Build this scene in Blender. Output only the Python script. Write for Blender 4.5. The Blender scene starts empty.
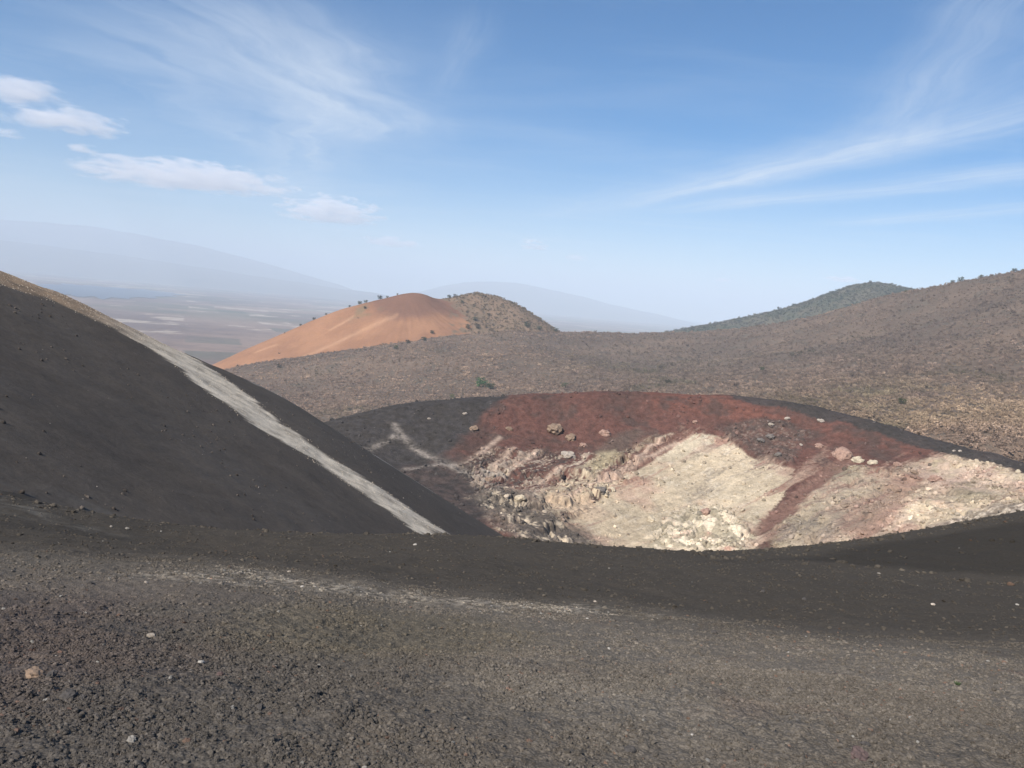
import bpy, bmesh, math, random
import numpy as np
from mathutils import Vector, Matrix, noise as mnoise

random.seed(7)
rng = np.random.default_rng(11)
S = bpy.context.scene
C = S.collection

# ------------------------------------------------------------------ camera
W, H, F = 1024, 768, 796.0
PITCH, ROLL = math.radians(-6.0), math.radians(4.9)
Fw = np.array([0, math.cos(PITCH), math.sin(PITCH)])
U0 = np.array([0, -math.sin(PITCH), math.cos(PITCH)])
X0 = np.array([1.0, 0, 0])
Rt = math.cos(ROLL) * X0 + math.sin(ROLL) * U0
Up = -math.sin(ROLL) * X0 + math.cos(ROLL) * U0

def ray(px, py):
    d = Fw + (px - W / 2) / F * Rt + (H / 2 - py) / F * Up
    return d / d[1]                       # scaled so that y = 1

def at(px, py, Y):
    return ray(px, py) * Y

def project(X, Y, Z):
    P = np.stack([X, Y, Z], -1)
    w = np.maximum(P @ Fw, 1e-3)
    return W / 2 + F * (P @ Rt) / w, H / 2 - F * (P @ Up) / w

cam_d = bpy.data.cameras.new('camera')
cam = bpy.data.objects.new('camera', cam_d); C.objects.link(cam)
cam_d.sensor_width = 36; cam_d.lens = 36 * F / W
cam_d.clip_start = 0.1; cam_d.clip_end = 200000
m = Matrix.Identity(4)
for i in range(3):
    m[i][0], m[i][1], m[i][2] = Rt[i], Up[i], -Fw[i]
cam.matrix_world = m
S.camera = cam

# ------------------------------------------------------------------ numpy noise
from concurrent.futures import ThreadPoolExecutor
_pool = ThreadPoolExecutor(4)
def threaded(fn):
    """run an elementwise function of two big arrays on all cores"""
    def run(x, y, *a):
        x = np.asarray(x, float); y = np.asarray(y, float)
        if x.size < 200000 or x.shape != y.shape: return fn(x, y, *a)
        xs = np.array_split(x.ravel(), 48); ys = np.array_split(y.ravel(), 48)
        return np.concatenate(list(_pool.map(lambda q: fn(q[0], q[1], *a), zip(xs, ys)))).reshape(x.shape)
    return run

_perm = rng.permutation(512)
_perm = np.concatenate([_perm, _perm, _perm])
_ga = rng.random(512) * 2 * np.pi
_gx, _gy = np.cos(_ga), np.sin(_ga)

@threaded
def perlin(x, y):
    x = np.asarray(x, float); y = np.asarray(y, float)
    xi = np.floor(x).astype(np.int64); yi = np.floor(y).astype(np.int64)
    xf = x - xi; yf = y - yi
    xi &= 511; yi &= 511
    def g(ix, iy, dx, dy):
        h = _perm[_perm[ix] + iy] 
        return _gx[h] * dx + _gy[h] * dy
    u = xf * xf * xf * (xf * (xf * 6 - 15) + 10)
    v = yf * yf * yf * (yf * (yf * 6 - 15) + 10)
    a = g(xi, yi, xf, yf); b = g((xi + 1) & 511, yi, xf - 1, yf)
    c = g(xi, (yi + 1) & 511, xf, yf - 1); d = g((xi + 1) & 511, (yi + 1) & 511, xf - 1, yf - 1)
    return 1.4 * ((a + u * (b - a)) * (1 - v) + (c + u * (d - c)) * v)

def fbm(x, y, o=4, gain=0.5, lac=2.03):
    s = 0; a = 1.0; n = 0
    for k in range(o):
        s = s + a * perlin(x + 17.3 * k, y - 9.1 * k)
        n += a; a *= gain; x = x * lac; y = y * lac
    return s / n

def ridged(x, y, o=4):
    s = 0; a = 1.0; n = 0
    for k in range(o):
        s = s + a * (1 - 2 * np.abs(perlin(x + 31.7 * k, y + 5.3 * k)))
        n += a; a *= 0.5; x = x * 2.07; y = y * 2.07
    return s / n

def sst(e0, e1, x):
    t = np.clip((x - e0) / (e1 - e0), 0, 1)
    return t * t * (3 - 2 * t)

class RBF:
    """thin-plate height surface through measured points"""
    def __init__(self, pts, sc, lam=0.0):
        P = np.array(pts, float); self.sc = sc
        xy = P[:, :2] / sc; n = len(P)
        d2 = ((xy[:, None] - xy[None]) ** 2).sum(-1)
        A = np.zeros((n + 3, n + 3))
        A[:n, :n] = self.k(d2) + lam * np.eye(n)
        A[:n, n] = 1; A[:n, n + 1:] = xy; A[n, :n] = 1; A[n + 1:, :n] = xy.T
        b = np.zeros(n + 3); b[:n] = P[:, 2]
        self.w = np.linalg.solve(A, b); self.xy = xy
    @staticmethod
    def k(d2):
        return 0.5 * d2 * np.log(np.maximum(d2, 1e-12))
    def __call__(self, X, Y):
        return threaded(self.ev)(X, Y)
    def ev(self, X, Y):
        x = np.asarray(X, float) / self.sc; y = np.asarray(Y, float) / self.sc
        n = len(self.xy)
        r = self.w[n] + self.w[n + 1] * x + self.w[n + 2] * y
        for i in range(n):
            r = r + self.w[i] * self.k((x - self.xy[i, 0]) ** 2 + (y - self.xy[i, 1]) ** 2)
        return r

def hit(h, px, py, y0, y1, n=4000):
    """where the line of sight of a photo point meets a height surface"""
    d = ray(px, py)
    t = np.geomspace(y0, y1, n)
    z = h(d[0] * t, t)
    below = np.nonzero(d[2] * t < z)[0]
    k = below[0] if len(below) else n - 1
    return np.array([d[0] * t[k], t[k], z[k]])

def skyline(h, px, py, y0, y1, n=1500):
    d = ray(px, py); t = np.geomspace(y0, y1, n); x = d[0] * t
    q = project(x, t, h(x, t))[1]; k = int(np.argmin(q))
    return q[k], np.array([x[k], t[k], h(x[k:k + 1], t[k:k + 1])[0]])

def fit_skyline(build, wrap, sky, y0, y1, rounds=4):
    """move crest points until the crest of the finished surface stands where it was measured"""
    cur = [list(p) for p in sky]
    for _ in range(rounds):
        S_ = build(cur); h = wrap(S_)
        for c, p in zip(cur, sky):
            if -250 < p[0] < 1200: c[1] += 0.8 * (p[1] - skyline(h, p[0], p[1], max(y0, p[2] * .7), min(y1, p[2] * 1.2))[0])
    return build(cur)

@threaded
def segdist(X, Y, pl):
    best = None
    for (a, b) in zip(pl[:-1], pl[1:]):
        dx, dy = b[0] - a[0], b[1] - a[1]
        t = np.clip(((X - a[0]) * dx + (Y - a[1]) * dy) / (dx * dx + dy * dy + 1e-12), 0, 1)
        d = (X - a[0] - t * dx) ** 2 + (Y - a[1] - t * dy) ** 2
        best = d if best is None else np.minimum(best, d)
    return np.sqrt(best)

@threaded
def polysd(X, Y, poly):
    """signed distance to a polygon, positive inside"""
    p = list(poly) + [poly[0]]
    d = segdist(X, Y, p)
    ins = np.zeros(np.shape(X), bool)
    for a, b in zip(p[:-1], p[1:]):
        c = ((a[1] > Y) != (b[1] > Y))
        with np.errstate(divide='ignore', invalid='ignore'):
            xc = (b[0] - a[0]) * (Y - a[1]) / (b[1] - a[1] + 1e-12) + a[0]
        ins ^= c & (X < xc)
    return np.where(ins, d, -d)

# ------------------------------------------------------------------ object helpers
def tag(o, label=None, cat=None, group=None, kind=None):
    if label: o['label'] = label
    if cat: o['category'] = cat
    if group: o['group'] = group
    if kind: o['kind'] = kind
    return o

def grid_obj(name, X, Y, Z, mat, col=None, smooth=True, wrap=False):
    r, c = X.shape
    me = bpy.data.meshes.new(name)
    co = np.stack([X, Y, Z], -1).reshape(-1, 3).astype(np.float32)
    i = np.arange(r * c).reshape(r, c)
    q = np.stack([i[:-1, :-1], i[:-1, 1:], i[1:, 1:], i[1:, :-1]], -1).reshape(-1, 4)
    me.vertices.add(len(co)); me.vertices.foreach_set('co', co.ravel())
    me.loops.add(q.size); me.loops.foreach_set('vertex_index', q.ravel().astype(np.int32))
    me.polygons.add(len(q))
    me.polygons.foreach_set('loop_start', np.arange(0, q.size, 4, dtype=np.int32))
    me.update(calc_edges=True)
    if smooth:
        me.polygons.foreach_set('use_smooth', np.ones(len(q), bool))
    if col is not None:
        a = me.attributes.new('Col', 'FLOAT_COLOR', 'POINT')
        cc = np.ones((r * c, 4), np.float32); cc[:, :3] = col.reshape(-1, 3)
        a.data.foreach_set('color', cc.ravel())
    me.materials.append(mat)
    o = bpy.data.objects.new(name, me); C.objects.link(o)
    return o

def mesh_obj(name, verts, faces, mat, parent=None, smooth=False, link=True):
    me = bpy.data.meshes.new(name)
    me.from_pydata([tuple(v) for v in verts], [], [tuple(f) for f in faces])
    me.update()
    if smooth:
        me.polygons.foreach_set('use_smooth', np.ones(len(me.polygons), bool))
    me.materials.append(mat)
    o = bpy.data.objects.new(name, me)
    if link: C.objects.link(o)
    if parent is not None: o.parent = parent
    return o

def empty(name, loc):
    o = bpy.data.objects.new(name, None); C.objects.link(o); o.location = loc
    o.empty_display_size = 0.2
    return o

def lerp(a, b, t):
    return a + (b - a) * t[..., None]

def c3(*v):
    return np.array(v, float)

# ------------------------------------------------------------------ material helpers
class NT:
    def __init__(self, name):
        self.m = bpy.data.materials.new(name); self.m.use_nodes = True
        self.t = self.m.node_tree; self.n = self.t.nodes; self.n.clear()
        self.out = self.n.new('ShaderNodeOutputMaterial')
    def new(self, typ, **kw):
        nd = self.n.new(typ)
        for k, v in kw.items(): setattr(nd, k, v)
        return nd
    def put(self, sock, v):
        if hasattr(v, 'is_linked') or isinstance(v, bpy.types.NodeSocket): self.t.links.new(v, sock)
        else: sock.default_value = v
    def math(self, op, a, b=None, c=None, clamp=False):
        nd = self.new('ShaderNodeMath', operation=op, use_clamp=clamp)
        self.put(nd.inputs[0], a)
        if b is not None: self.put(nd.inputs[1], b)
        if c is not None: self.put(nd.inputs[2], c)
        return nd.outputs[0]
    def mix(self, f, a, b, typ='MIX'):
        nd = self.new('ShaderNodeMix', data_type='RGBA', blend_type=typ)
        self.put(nd.inputs[0], f); self.put(nd.inputs[6], a); self.put(nd.inputs[7], b)
        return nd.outputs[2]
    def rng(self, v, a, b, c, d, smooth=False):
        nd = self.new('ShaderNodeMapRange'); nd.clamp = True
        if smooth: nd.interpolation_type = 'SMOOTHSTEP'
        self.put(nd.inputs[0], v)
        for k, x in zip((1, 2, 3, 4), (a, b, c, d)): self.put(nd.inputs[k], x)
        return nd.outputs[0]
    def noise(self, vec, scale, detail=3, rough=0.55, dist=0.0):
        nd = self.new('ShaderNodeTexNoise')
        self.put(nd.inputs['Vector'], vec); nd.inputs['Scale'].default_value = scale
        nd.inputs['Detail'].default_value = detail; nd.inputs['Roughness'].default_value = rough
        nd.inputs['Distortion'].default_value = dist
        return nd.outputs[0]
    def voro(self, vec, scale, feature='F1', out=0):
        nd = self.new('ShaderNodeTexVoronoi', feature=feature)
        self.put(nd.inputs['Vector'], vec); nd.inputs['Scale'].default_value = scale
        return nd.outputs[out]
    def pos(self):
        return self.new('ShaderNodeNewGeometry').outputs['Position']
    def attr(self, name, typ='GEOMETRY'):
        return self.new('ShaderNodeAttribute', attribute_name=name, attribute_type=typ).outputs['Color']
    def bump(self, h, strength, dist, normal=None):
        nd = self.new('ShaderNodeBump'); self.put(nd.inputs['Height'], h)
        nd.inputs['Strength'].default_value = strength; nd.inputs['Distance'].default_value = dist
        if normal is not None: self.put(nd.inputs['Normal'], normal)
        return nd.outputs[0]
    def surf(self, col, rough=0.95, normal=None, spec=0.15):
        b = self.new('ShaderNodeBsdfPrincipled')
        self.put(b.inputs['Base Color'], col); self.put(b.inputs['Roughness'], rough)
        b.inputs['Specular IOR Level'].default_value = spec
        if normal is not None: self.put(b.inputs['Normal'], normal)
        self.t.links.new(b.outputs[0], self.out.inputs[0])
        return self.m
    def scale(self, col, f):
        nd = self.new('ShaderNodeVectorMath', operation='SCALE')
        self.put(nd.inputs[0], col); self.put(nd.inputs[3], f)
        return nd.outputs[0]

def terrain_mat(name, fine, coarse, var=0.5, bump=0.6, bdist=0.1, spec=0.1, cells=None):
    n = NT(name); p = n.pos(); col = n.attr('Col')
    a = n.noise(p, fine, 5, 0.65); b = n.noise(p, coarse, 4, 0.6)
    f = n.math('ADD', n.rng(a, 0.25, 0.75, 1 - var, 1 + var), n.rng(b, 0.3, 0.7, -var * 0.4, var * 0.4))
    hgt = n.math('ADD', a, n.math('MULTIPLY', b, 2.0))
    if cells:
        v = n.voro(p, cells)
        f = n.math('MULTIPLY', f, n.rng(v, 0.0, 0.7, 1.12, 0.75))
        hgt = n.math('SUBTRACT', hgt, n.math('MULTIPLY', v, 1.2))
    c = n.scale(col, f)
    return n.surf(c, 0.96, n.bump(hgt, bump, bdist), spec)

# ------------------------------------------------------------------ sky, sun
SUN = np.array([-0.45, -0.60, 0.66]); SUN /= np.linalg.norm(SUN)
el = math.asin(SUN[2]); az = math.atan2(SUN[0], SUN[1])     # azimuth clockwise from +Y
sun_d = bpy.data.lights.new('sun', 'SUN'); sun_d.energy = 5.0; sun_d.angle = math.radians(0.5)
sun_d.color = (1.0, 0.94, 0.84)
sun = bpy.data.objects.new('sun', sun_d); C.objects.link(sun)
sun.rotation_euler = Vector(-SUN).to_track_quat('-Z', 'Y').to_euler()
sun.location = (0, 0, 50)

world = bpy.data.worlds.new('World'); S.world = world; world.use_nodes = True
wt = world.node_tree
SKY_STRENGTH = 0.080
def build_world():
    wt.nodes.clear()
    n = NT.__new__(NT); n.t = wt; n.n = wt.nodes
    out = wt.nodes.new('ShaderNodeOutputWorld'); bg = wt.nodes.new('ShaderNodeBackground')
    bg.inputs[1].default_value = SKY_STRENGTH
    sky = wt.nodes.new('ShaderNodeTexSky'); sky.sky_type = 'NISHITA'; sky.sun_disc = False
    sky.sun_elevation = el; sky.sun_rotation = az
    sky.altitude = 700; sky.air_density = 0.9; sky.dust_density = 0.4; sky.ozone_density = 3.0
    hs = wt.nodes.new('ShaderNodeHueSaturation'); hs.inputs['Saturation'].default_value = 1.58
    wt.links.new(sky.outputs[0], hs.inputs['Color'])
    tc = wt.nodes.new('ShaderNodeTexCoord')
    d = tc.outputs['Generated']
    sep = wt.nodes.new('ShaderNodeSeparateXYZ'); wt.links.new(d, sep.inputs[0])
    z = n.math('MAXIMUM', sep.outputs[2], 0.012)
    x = n.math('DIVIDE', sep.outputs[0], z); y = n.math('DIVIDE', sep.outputs[1], z)
    cmb = wt.nodes.new('ShaderNodeCombineXYZ'); wt.links.new(x, cmb.inputs[0]); wt.links.new(y, cmb.inputs[1])
    P = cmb.outputs[0]                       # position on a level cloud sheet, in units of its height
    def sheet(px, py):
        r = ray(px, py); return np.array([r[0] / r[2], r[1] / r[2]])
    warp = n.noise(P, 0.55, 4, 0.6)
    total = None
    # each wisp: two ends on the sheet, half widths there, strength, soft ends
    wisps = [((1075, 104), (600, 212), 17, 5, 0.40), ((1060, 168), (640, 214), 12, 4, 0.46),
             ((1080, 205), (800, 226), 8, 4, 0.32),
             ((900, 140), (520, 222), 26, 10, 0.20), ((1010, -10), (860, 170), 45, 40, 0.26), ((1080, 60), (700, 200), 40, 14, 0.16),
             ((150, -30), (420, 150), 70, 22, 0.40), ((40, 0), (330, 170), 80, 45, 0.34), ((330, 40), (290, 210), 60, 45, 0.30), ((250, -20), (390, 110), 45, 25, 0.22),
             ((480, 0), (440, 100), 25, 14, 0.12), ((420, 190), (250, 190), 8, 8, 0.14),
             ((345, 140), (412, 120), 8, 3, 0.18)]
    for (a, b, wa, wb, st) in wisps:
        A, B = sheet(*a), sheet(*b)
        D = B - A; L = np.linalg.norm(D); D /= L; N = np.array([-D[1], D[0]])
        def hw(p, w):                        # half width on the sheet of w picture points across the wisp
            sa = np.array([b[0] - a[0], b[1] - a[1]], float); sa /= np.linalg.norm(sa)
            q = sheet(p[0] - sa[1] * w, p[1] + sa[0] * w); return abs((q - sheet(*p)) @ N)
        wA, wB = hw(a, wa), hw(b, wb)
        t = n.math('DIVIDE', n.math('ADD', n.math('ADD', n.math('MULTIPLY', x, D[0]), n.math('MULTIPLY', y, D[1])), -float(A @ D)), L)
        lat = n.math('ADD', n.math('ADD', n.math('MULTIPLY', x, N[0]), n.math('MULTIPLY', y, N[1])), -float(A @ N))
        lat = n.math('ADD', lat, n.math('MULTIPLY', n.math('SUBTRACT', warp, 0.5), 1.2 * (wA + wB)))
        w = n.rng(t, 0, 1, wA, wB)
        q = n.math('DIVIDE', lat, w)
        g = n.math('EXPONENT', n.math('MULTIPLY', n.math('MULTIPLY', q, q), -1.0))
        e = n.math('MULTIPLY', n.rng(t, -0.08, 0.25, 0.0 if a[0] < 950 else 1.0, 1, True), n.rng(t, 0.6, 1.08, 1, 0, True))
        # fibres drawn out along the wisp
        cc = wt.nodes.new('ShaderNodeCombineXYZ')
        wt.links.new(n.math('MULTIPLY', t, 3.0), cc.inputs[0]); wt.links.new(n.math('MULTIPLY', q, 2.2), cc.inputs[1])
        cc.inputs[2].default_value = float(a[0])
        fib = n.rng(n.noise(cc.outputs[0], 1.0, 5, 0.6, 0.4), 0.28, 0.72, 0.25, 1.25)
        v = n.math('MULTIPLY', n.math('MULTIPLY', g, e), n.math('MULTIPLY', fib, st))
        total = v if total is None else n.math('ADD', total, v)
    # thin general veil, thicker toward the far sky
    mp = wt.nodes.new('ShaderNodeMapping'); wt.links.new(P, mp.inputs[0])
    mp.inputs['Rotation'].default_value = (0, 0, math.radians(28)); mp.inputs['Scale'].default_value = (0.30, 0.75, 1)
    veil = n.rng(n.noise(mp.outputs[0], 1.0, 6, 0.6, 0.5), 0.45, 0.8, 0.0, 0.16, True)
    total = n.math('ADD', total, veil)
    low = n.rng(sep.outputs[2], 0.0, 0.22, 0.30, 0.0, True)
    total = n.math('ADD', total, low)
    total = n.math('MINIMUM', total, 0.85)
    up = n.rng(sep.outputs[2], 0.0, 0.01, 0, 1)
    cl = n.mix(n.math('MULTIPLY', total, up), hs.outputs[0], CLOUD)
    wt.links.new(cl, bg.inputs[0]); wt.links.new(bg.outputs[0], out.inputs[0])
CLOUD = (6.6, 7.3, 8.2, 1)
build_world()

# ------------------------------------------------------------------ haze
hz_n = NT('haze_air')
pv = hz_n.new('ShaderNodeVolumePrincipled')
pv.inputs['Color'].default_value = (0.75, 0.865, 1.0, 1); pv.inputs['Density'].default_value = 8.8e-5
pv.inputs['Anisotropy'].default_value = -0.15
hz_n.t.links.new(pv.outputs[0], hz_n.out.inputs['Volume'])
HZ = 47000.0; ZT, ZB = 1150.0, -305.0
hv = [(sx * HZ, sy * HZ, z) for z in (ZB, ZT) for sx, sy in ((-1, -1), (1, -1), (1, 1), (-1, 1))]
hf = [(3, 2, 1, 0), (4, 5, 6, 7), (0, 1, 5, 4), (1, 2, 6, 5), (2, 3, 7, 6), (3, 0, 4, 7)]
haze = mesh_obj('haze', hv, hf, hz_n.m)
tag(haze, 'pale blue haze filling the air over the plain and hills', 'haze', None, 'stuff')

# ------------------------------------------------------------------ 1. foreground rim
HA, HB, HC = -16.8, -0.483, -0.192
def fg_slope():
    P = [(0, 0, -1.6), (-3, 0.3, -1.7), (3, 0.3, -1.62), (0, -4, -1.3), (-8, -4, -1.9), (8, -4, -1.5), (-9, 3, -2.9), (9, 3, -2.3)]
    pix = [(0, 768, 2.3), (512, 768, 2.6), (1024, 768, 2.95),
           (0, 640, 4.2), (250, 660, 4.6), (512, 660, 5.1), (780, 670, 5.6), (1024, 680, 5.6),
           (0, 560, 8.2), (250, 580, 8.6), (350, 588, 9.2), (470, 601, 9.6), (600, 611, 10.2), (720, 620, 10.6), (860, 628, 11), (1024, 636, 10),
           (0, 520, 15), (130, 545, 17), (300, 553, 17), (450, 556, 18), (600, 570, 18), (720, 573, 18),
           (780, 559, 24), (900, 567, 23), (1024, 576, 22),
           (0, 499, 26), (60, 516, 26), (130, 530, 27), (220, 535, 27), (330, 535.5, 27), (430, 536.5, 28), (500, 539, 29), (560, 547, 29),
           (640, 552, 29), (700, 553.5, 30), (780, 550, 32), (860, 543, 35), (940, 533, 38), (1024, 520, 41), (1120, 505, 42)]
    P += [tuple(at(*p)) for p in pix]
    for (px, py, Y) in pix[-14:]:
        q = at(px, py, Y)
        if px < 100:                          # at the far left the rim runs into the black slope
            for k in (1.25, 1.6, 2.0): P.append((q[0] * k, q[1] * k, HA + HB * q[0] * k + HC * q[1] * k + (0.4, 0.0, -3)[int(k > 1.3) + int(k > 1.7)]))
        else:
            s = 0.55
            P.append((q[0] * 1.25, q[1] + 9, q[2] - 9 * s)); P.append((q[0] * 1.5, q[1] + 22, q[2] - 22 * s - 1))
    P += [(-40, 5, -7.5), (40, 5, -5.0), (-40, 20, -9), (45, 20, -6)]
    return RBF(P, 20.0, 1e-4)
FG = fg_slope()
def fg_h(X, Y):
    r = np.hypot(X, Y)
    z = FG(X, Y)
    z = z + 0.10 * fbm(X * 0.5, Y * 0.5, 3) * sst(1, 6, r) + 0.035 * fbm(X * 2.1 + 7, Y * 2.1, 4)
    return z
def fg_detail(X, Y):
    rough = sst(-0.45, 0.35, fbm(X * 0.35 + 4, Y * 0.35, 3)) * sst(14, 6, np.hypot(X, Y)) + 0.25
    bil = lambda f, o: np.abs(perlin(X * f + o, Y * f - o))
    return rough * (0.022 * bil(4.5, 3) + 0.017 * bil(10, 9) + 0.006 * bil(23, 5)) + 0.006 * fbm(X * 30, Y * 30, 3) + 0.010 * fbm(X * 14, Y * 14, 4)

STREAK = [hit(fg_h, *p, 2, 60)[:2] for p in [(212, 576), (260, 579), (330, 587), (420, 597), (520, 606), (600, 612)]]
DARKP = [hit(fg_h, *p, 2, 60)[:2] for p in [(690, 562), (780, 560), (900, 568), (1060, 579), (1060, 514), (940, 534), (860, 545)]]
LEFTW = [hit(fg_h, *p, 2, 60)[:2] for p in [(-20, 492), (30, 512), (80, 528)]]
def fg_color(X, Y, fine=False):
    w = fbm(X * 0.22 + 3, Y * 0.22, 4); w2 = fbm(X * 0.9, Y * 0.9 + 8, 4)
    r = np.hypot(X, Y)
    base = lerp(c3(.122, .106, .090), c3(.165, .144, .122), sst(-0.35, 0.4, w + 0.4 * w2))
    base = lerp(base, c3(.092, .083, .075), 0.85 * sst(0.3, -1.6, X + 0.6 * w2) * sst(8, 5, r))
    dusty = sst(-.2, .5, 0.5 - np.hypot((X - 0.6) / 2.0, (Y - 3.6) / 2.0) + 0.5 * w)
    base = lerp(base, c3(.185, .165, .142), 0.7 * dusty)
    purple = sst(-.1, 0.4, 0.5 - np.abs(X + 1.9 + 0.25 * Y) / 3.0 + 0.4 * w2) * sst(10, 6, r)
    base = lerp(base, c3(.112, .090, .080), 0.8 * purple)
    olive = sst(0, 0.5, 0.7 - np.hypot((X + 1.0) / 2.4, (Y - 6.2) / 3.4) + 0.4 * w)
    base = lerp(base, c3(.128, .110, .084), 0.8 * olive)
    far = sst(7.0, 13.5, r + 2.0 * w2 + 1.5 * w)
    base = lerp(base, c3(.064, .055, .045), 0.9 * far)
    red = sst(0.30, 0.5, fbm(X * 1.3 + 40, Y * 1.3, 3)) * sst(-1, 3, X) * sst(11, 7, r)
    base = lerp(base, c3(.118, .080, .068), 0.4 * red)
    d = segdist(X, Y, STREAK)
    along = fbm(X * 1.2, Y * 1.2 + 20, 3)
    st = np.exp(-(d / (0.50 + 0.25 * along)) ** 2) * np.clip(0.75 + 0.9 * along, 0, 1)
    st2 = np.exp(-(d / 1.3) ** 2) * 0.3 * np.clip(0.5 + along, 0, 1)
    speck = np.clip(0.5 + 1.4 * perlin(X * 9, Y * 9), 0, 1)
    base = lerp(base, c3(.40, .35, .285), np.clip(st * 0.75 * speck + st2 * speck, 0, 1))
    dl = segdist(X, Y, LEFTW)
    base = lerp(base, c3(.30, .28, .25), np.exp(-(dl / 0.9) ** 2) * 0.3 * np.clip(0.3 + along * 2, 0, 1))
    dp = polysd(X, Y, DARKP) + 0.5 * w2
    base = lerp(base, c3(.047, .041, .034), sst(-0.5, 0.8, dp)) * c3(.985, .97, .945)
    return base

fine_a = np.linspace(-39, 39, 1250)
ang = np.radians(np.concatenate([np.linspace(-178, -39.5, 110), fine_a, np.linspace(39.5, 178, 110)]))
rad = np.concatenate([np.geomspace(0.35, 1.7, 50)[:-1], np.geomspace(1.7, 66, 1550)])
A_, R_ = np.meshgrid(ang, rad)
X, Y = R_ * np.sin(A_), R_ * np.cos(A_)
Z = fg_h(X, Y) + fg_detail(X, Y) * np.clip(1.2 - R_ / 30, 0.25, 1)
back = sst(-6, -30, Y); Z = Z * (1 - back) + back * (-1.5 - 0.3 * np.abs(Y + 6))
M_ash = terrain_mat('ash_ground', 70, 13, 0.45, 0.45, 0.012, 0.1, cells=75)
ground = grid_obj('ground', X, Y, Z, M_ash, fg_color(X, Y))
tag(ground, 'dark grey scoria ground of the crater rim, with a faint whitish streak', 'ground', None, 'structure')

# ------------------------------------------------------------------ 2. black slope on the left
HA, HB, HC = -16.8, -0.483, -0.192
def on_plane(px, py):
    d = ray(px, py); t = HA / (d[2] - HB * d[0] - HC); return d * t
RIDGE_PX = [(-300, 150, 98), (-100, 230, 112), (0, 271, 120), (58, 291, 124), (117, 321, 128), (187, 354, 135), (250, 381, 142), (310, 414, 148), (350, 440, 153),
            (430, 490, 162), (500, 537, 170), (550, 572, 177)]
def hill_slope(ridge):
    P = []
    for p in ridge:
        q = at(*p); P.append(tuple(q))
        for dd, dz in ((14, 0.42 if p[0] < 120 else 0.40), (45, 0.56), (100, 0.6)):
            P.append((q[0] - .57 * dd, q[1] + .82 * dd, q[2] - dz * dd))
    for p in [(0, 500), (0, 420), (0, 350), (100, 420), (100, 528), (200, 450), (200, 535), (300, 480), (300, 540), (400, 525), (-150, 420), (-150, 520)]:
        P.append(tuple(on_plane(*p)))
    for (x, y) in [(-10, 20), (0, 60), (-5, 100), (5, 130), (-40, 20), (12, 150)]:
        P.append((x, y, HA + HB * x + HC * y))
    return RBF(P, 60.0, 2e-4)
def hill_full(HS, X, Y):
    z = HS(X, Y)
    q = (X * .57 * 1.0 + Y * -.30)
    z = z + 0.35 * fbm(X * 0.08, Y * 0.08, 3) + 0.10 * fbm(q * 0.6, (X + Y) * 0.08, 3) + 0.05 * fbm(X * 0.9, Y * 0.9, 3)
    return z
HS = fit_skyline(hill_slope, lambda S_: (lambda x, y: hill_full(S_, x, y)), RIDGE_PX, 60, 250)
def hill_h(X, Y): return hill_full(HS, X, Y)
hx = np.linspace(-150, 45, 760); hy = np.linspace(12, 260, 860)
X, Y = np.meshgrid(hx, hy)
Z = hill_h(X, Y)
def world_line(h, pts, y0, y1):
    return [hit(h, px, py, y0, y1)[:2] for px, py in pts]
LOW = [(-40, 275), (0, 285), (51, 302), (109, 328), (156, 354), (200, 389), (239, 416), (280, 443), (330, 473), (386, 511), (424, 540)]
UPP = [(460, 540), (386, 490), (330, 455), (280, 418), (239, 386), (205, 364)]
STRIPE = world_line(hill_h, LOW, 30, 175) + world_line(hill_h, UPP, 30, 175)
for p_ in RIDGE_PX[5:1:-1]:
    q_ = skyline(hill_h, p_[0], p_[1], 60, 200)[1]; STRIPE.append((q_[0] - 2, q_[1] + 3))
STRIPE.append((STRIPE[-1][0] - 25, STRIPE[-1][1] - 8))
def crest_line(pxs):
    out = []
    for a_px in pxs:
        py_ = np.interp(a_px, [p[0] for p in RIDGE_PX], [p[1] for p in RIDGE_PX])
        out.append(tuple(skyline(hill_h, a_px, py_, 60, 220)[1][:2]))
    return [(a + .8, b - 1.15) for a, b in out]
THIN = crest_line([252, 262, 275]); THIN2 = crest_line([361, 380, 400, 426])
TAN = [tuple(at(*p)[:2]) for p in RIDGE_PX[:6]]
def along_t(X, Y, a, b):
    a = np.array(a); b = np.array(b); d = b - a
    return ((X - a[0]) * d[0] + (Y - a[1]) * d[1]) / (d @ d)
n1 = fbm(X * 0.05, Y * 0.05, 4); n2 = fbm(X * 0.35, Y * 0.35, 4)
fl = fbm((X * .37 + Y * -.93) * 0.35, (X * .93 + Y * .37) * 0.03, 4)      # streaks run down the fall line
col = lerp(c3(.074, .061, .050), c3(.090, .075, .062), sst(-.4, .4, n1))
col = lerp(col, c3(.100, .084, .070), 0.45 * sst(0.05, 0.6, fl))
tt = along_t(X, Y, STRIPE[0], STRIPE[len(LOW) - 1])
fray = fbm((X * .57 - Y * .82) * 0.7, (X * .82 + Y * .57) * 0.09 + n2 * .5, 4)
dS = polysd(X + 0.7 * n2, Y + 0.7 * n2, STRIPE)
stripe = sst(-0.4, 1.2, dS - 0.9 + 2.0 * fray) * np.clip(0.78 + 0.6 * n2 + 0.4 * fray + 0.35 * fbm(X * 1.3, Y * 1.3, 3), 0.15, 1)
col = lerp(col, lerp(c3(.30, .21, .135), c3(.64, .55, .43), sst(0.1, 0.40, tt)), np.clip(stripe, 0, 1))
for L in (THIN, THIN2):
    dT = segdist(X, Y, L)
    col = lerp(col, c3(.34, .31, .27), np.exp(-(dT / 1.1) ** 2) * np.clip(0.75 + n2, 0, 1))
dTan = segdist(X, Y, TAN); side = (X - TAN[2][0]) * -.57 + (Y - TAN[2][1]) * .82
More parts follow.
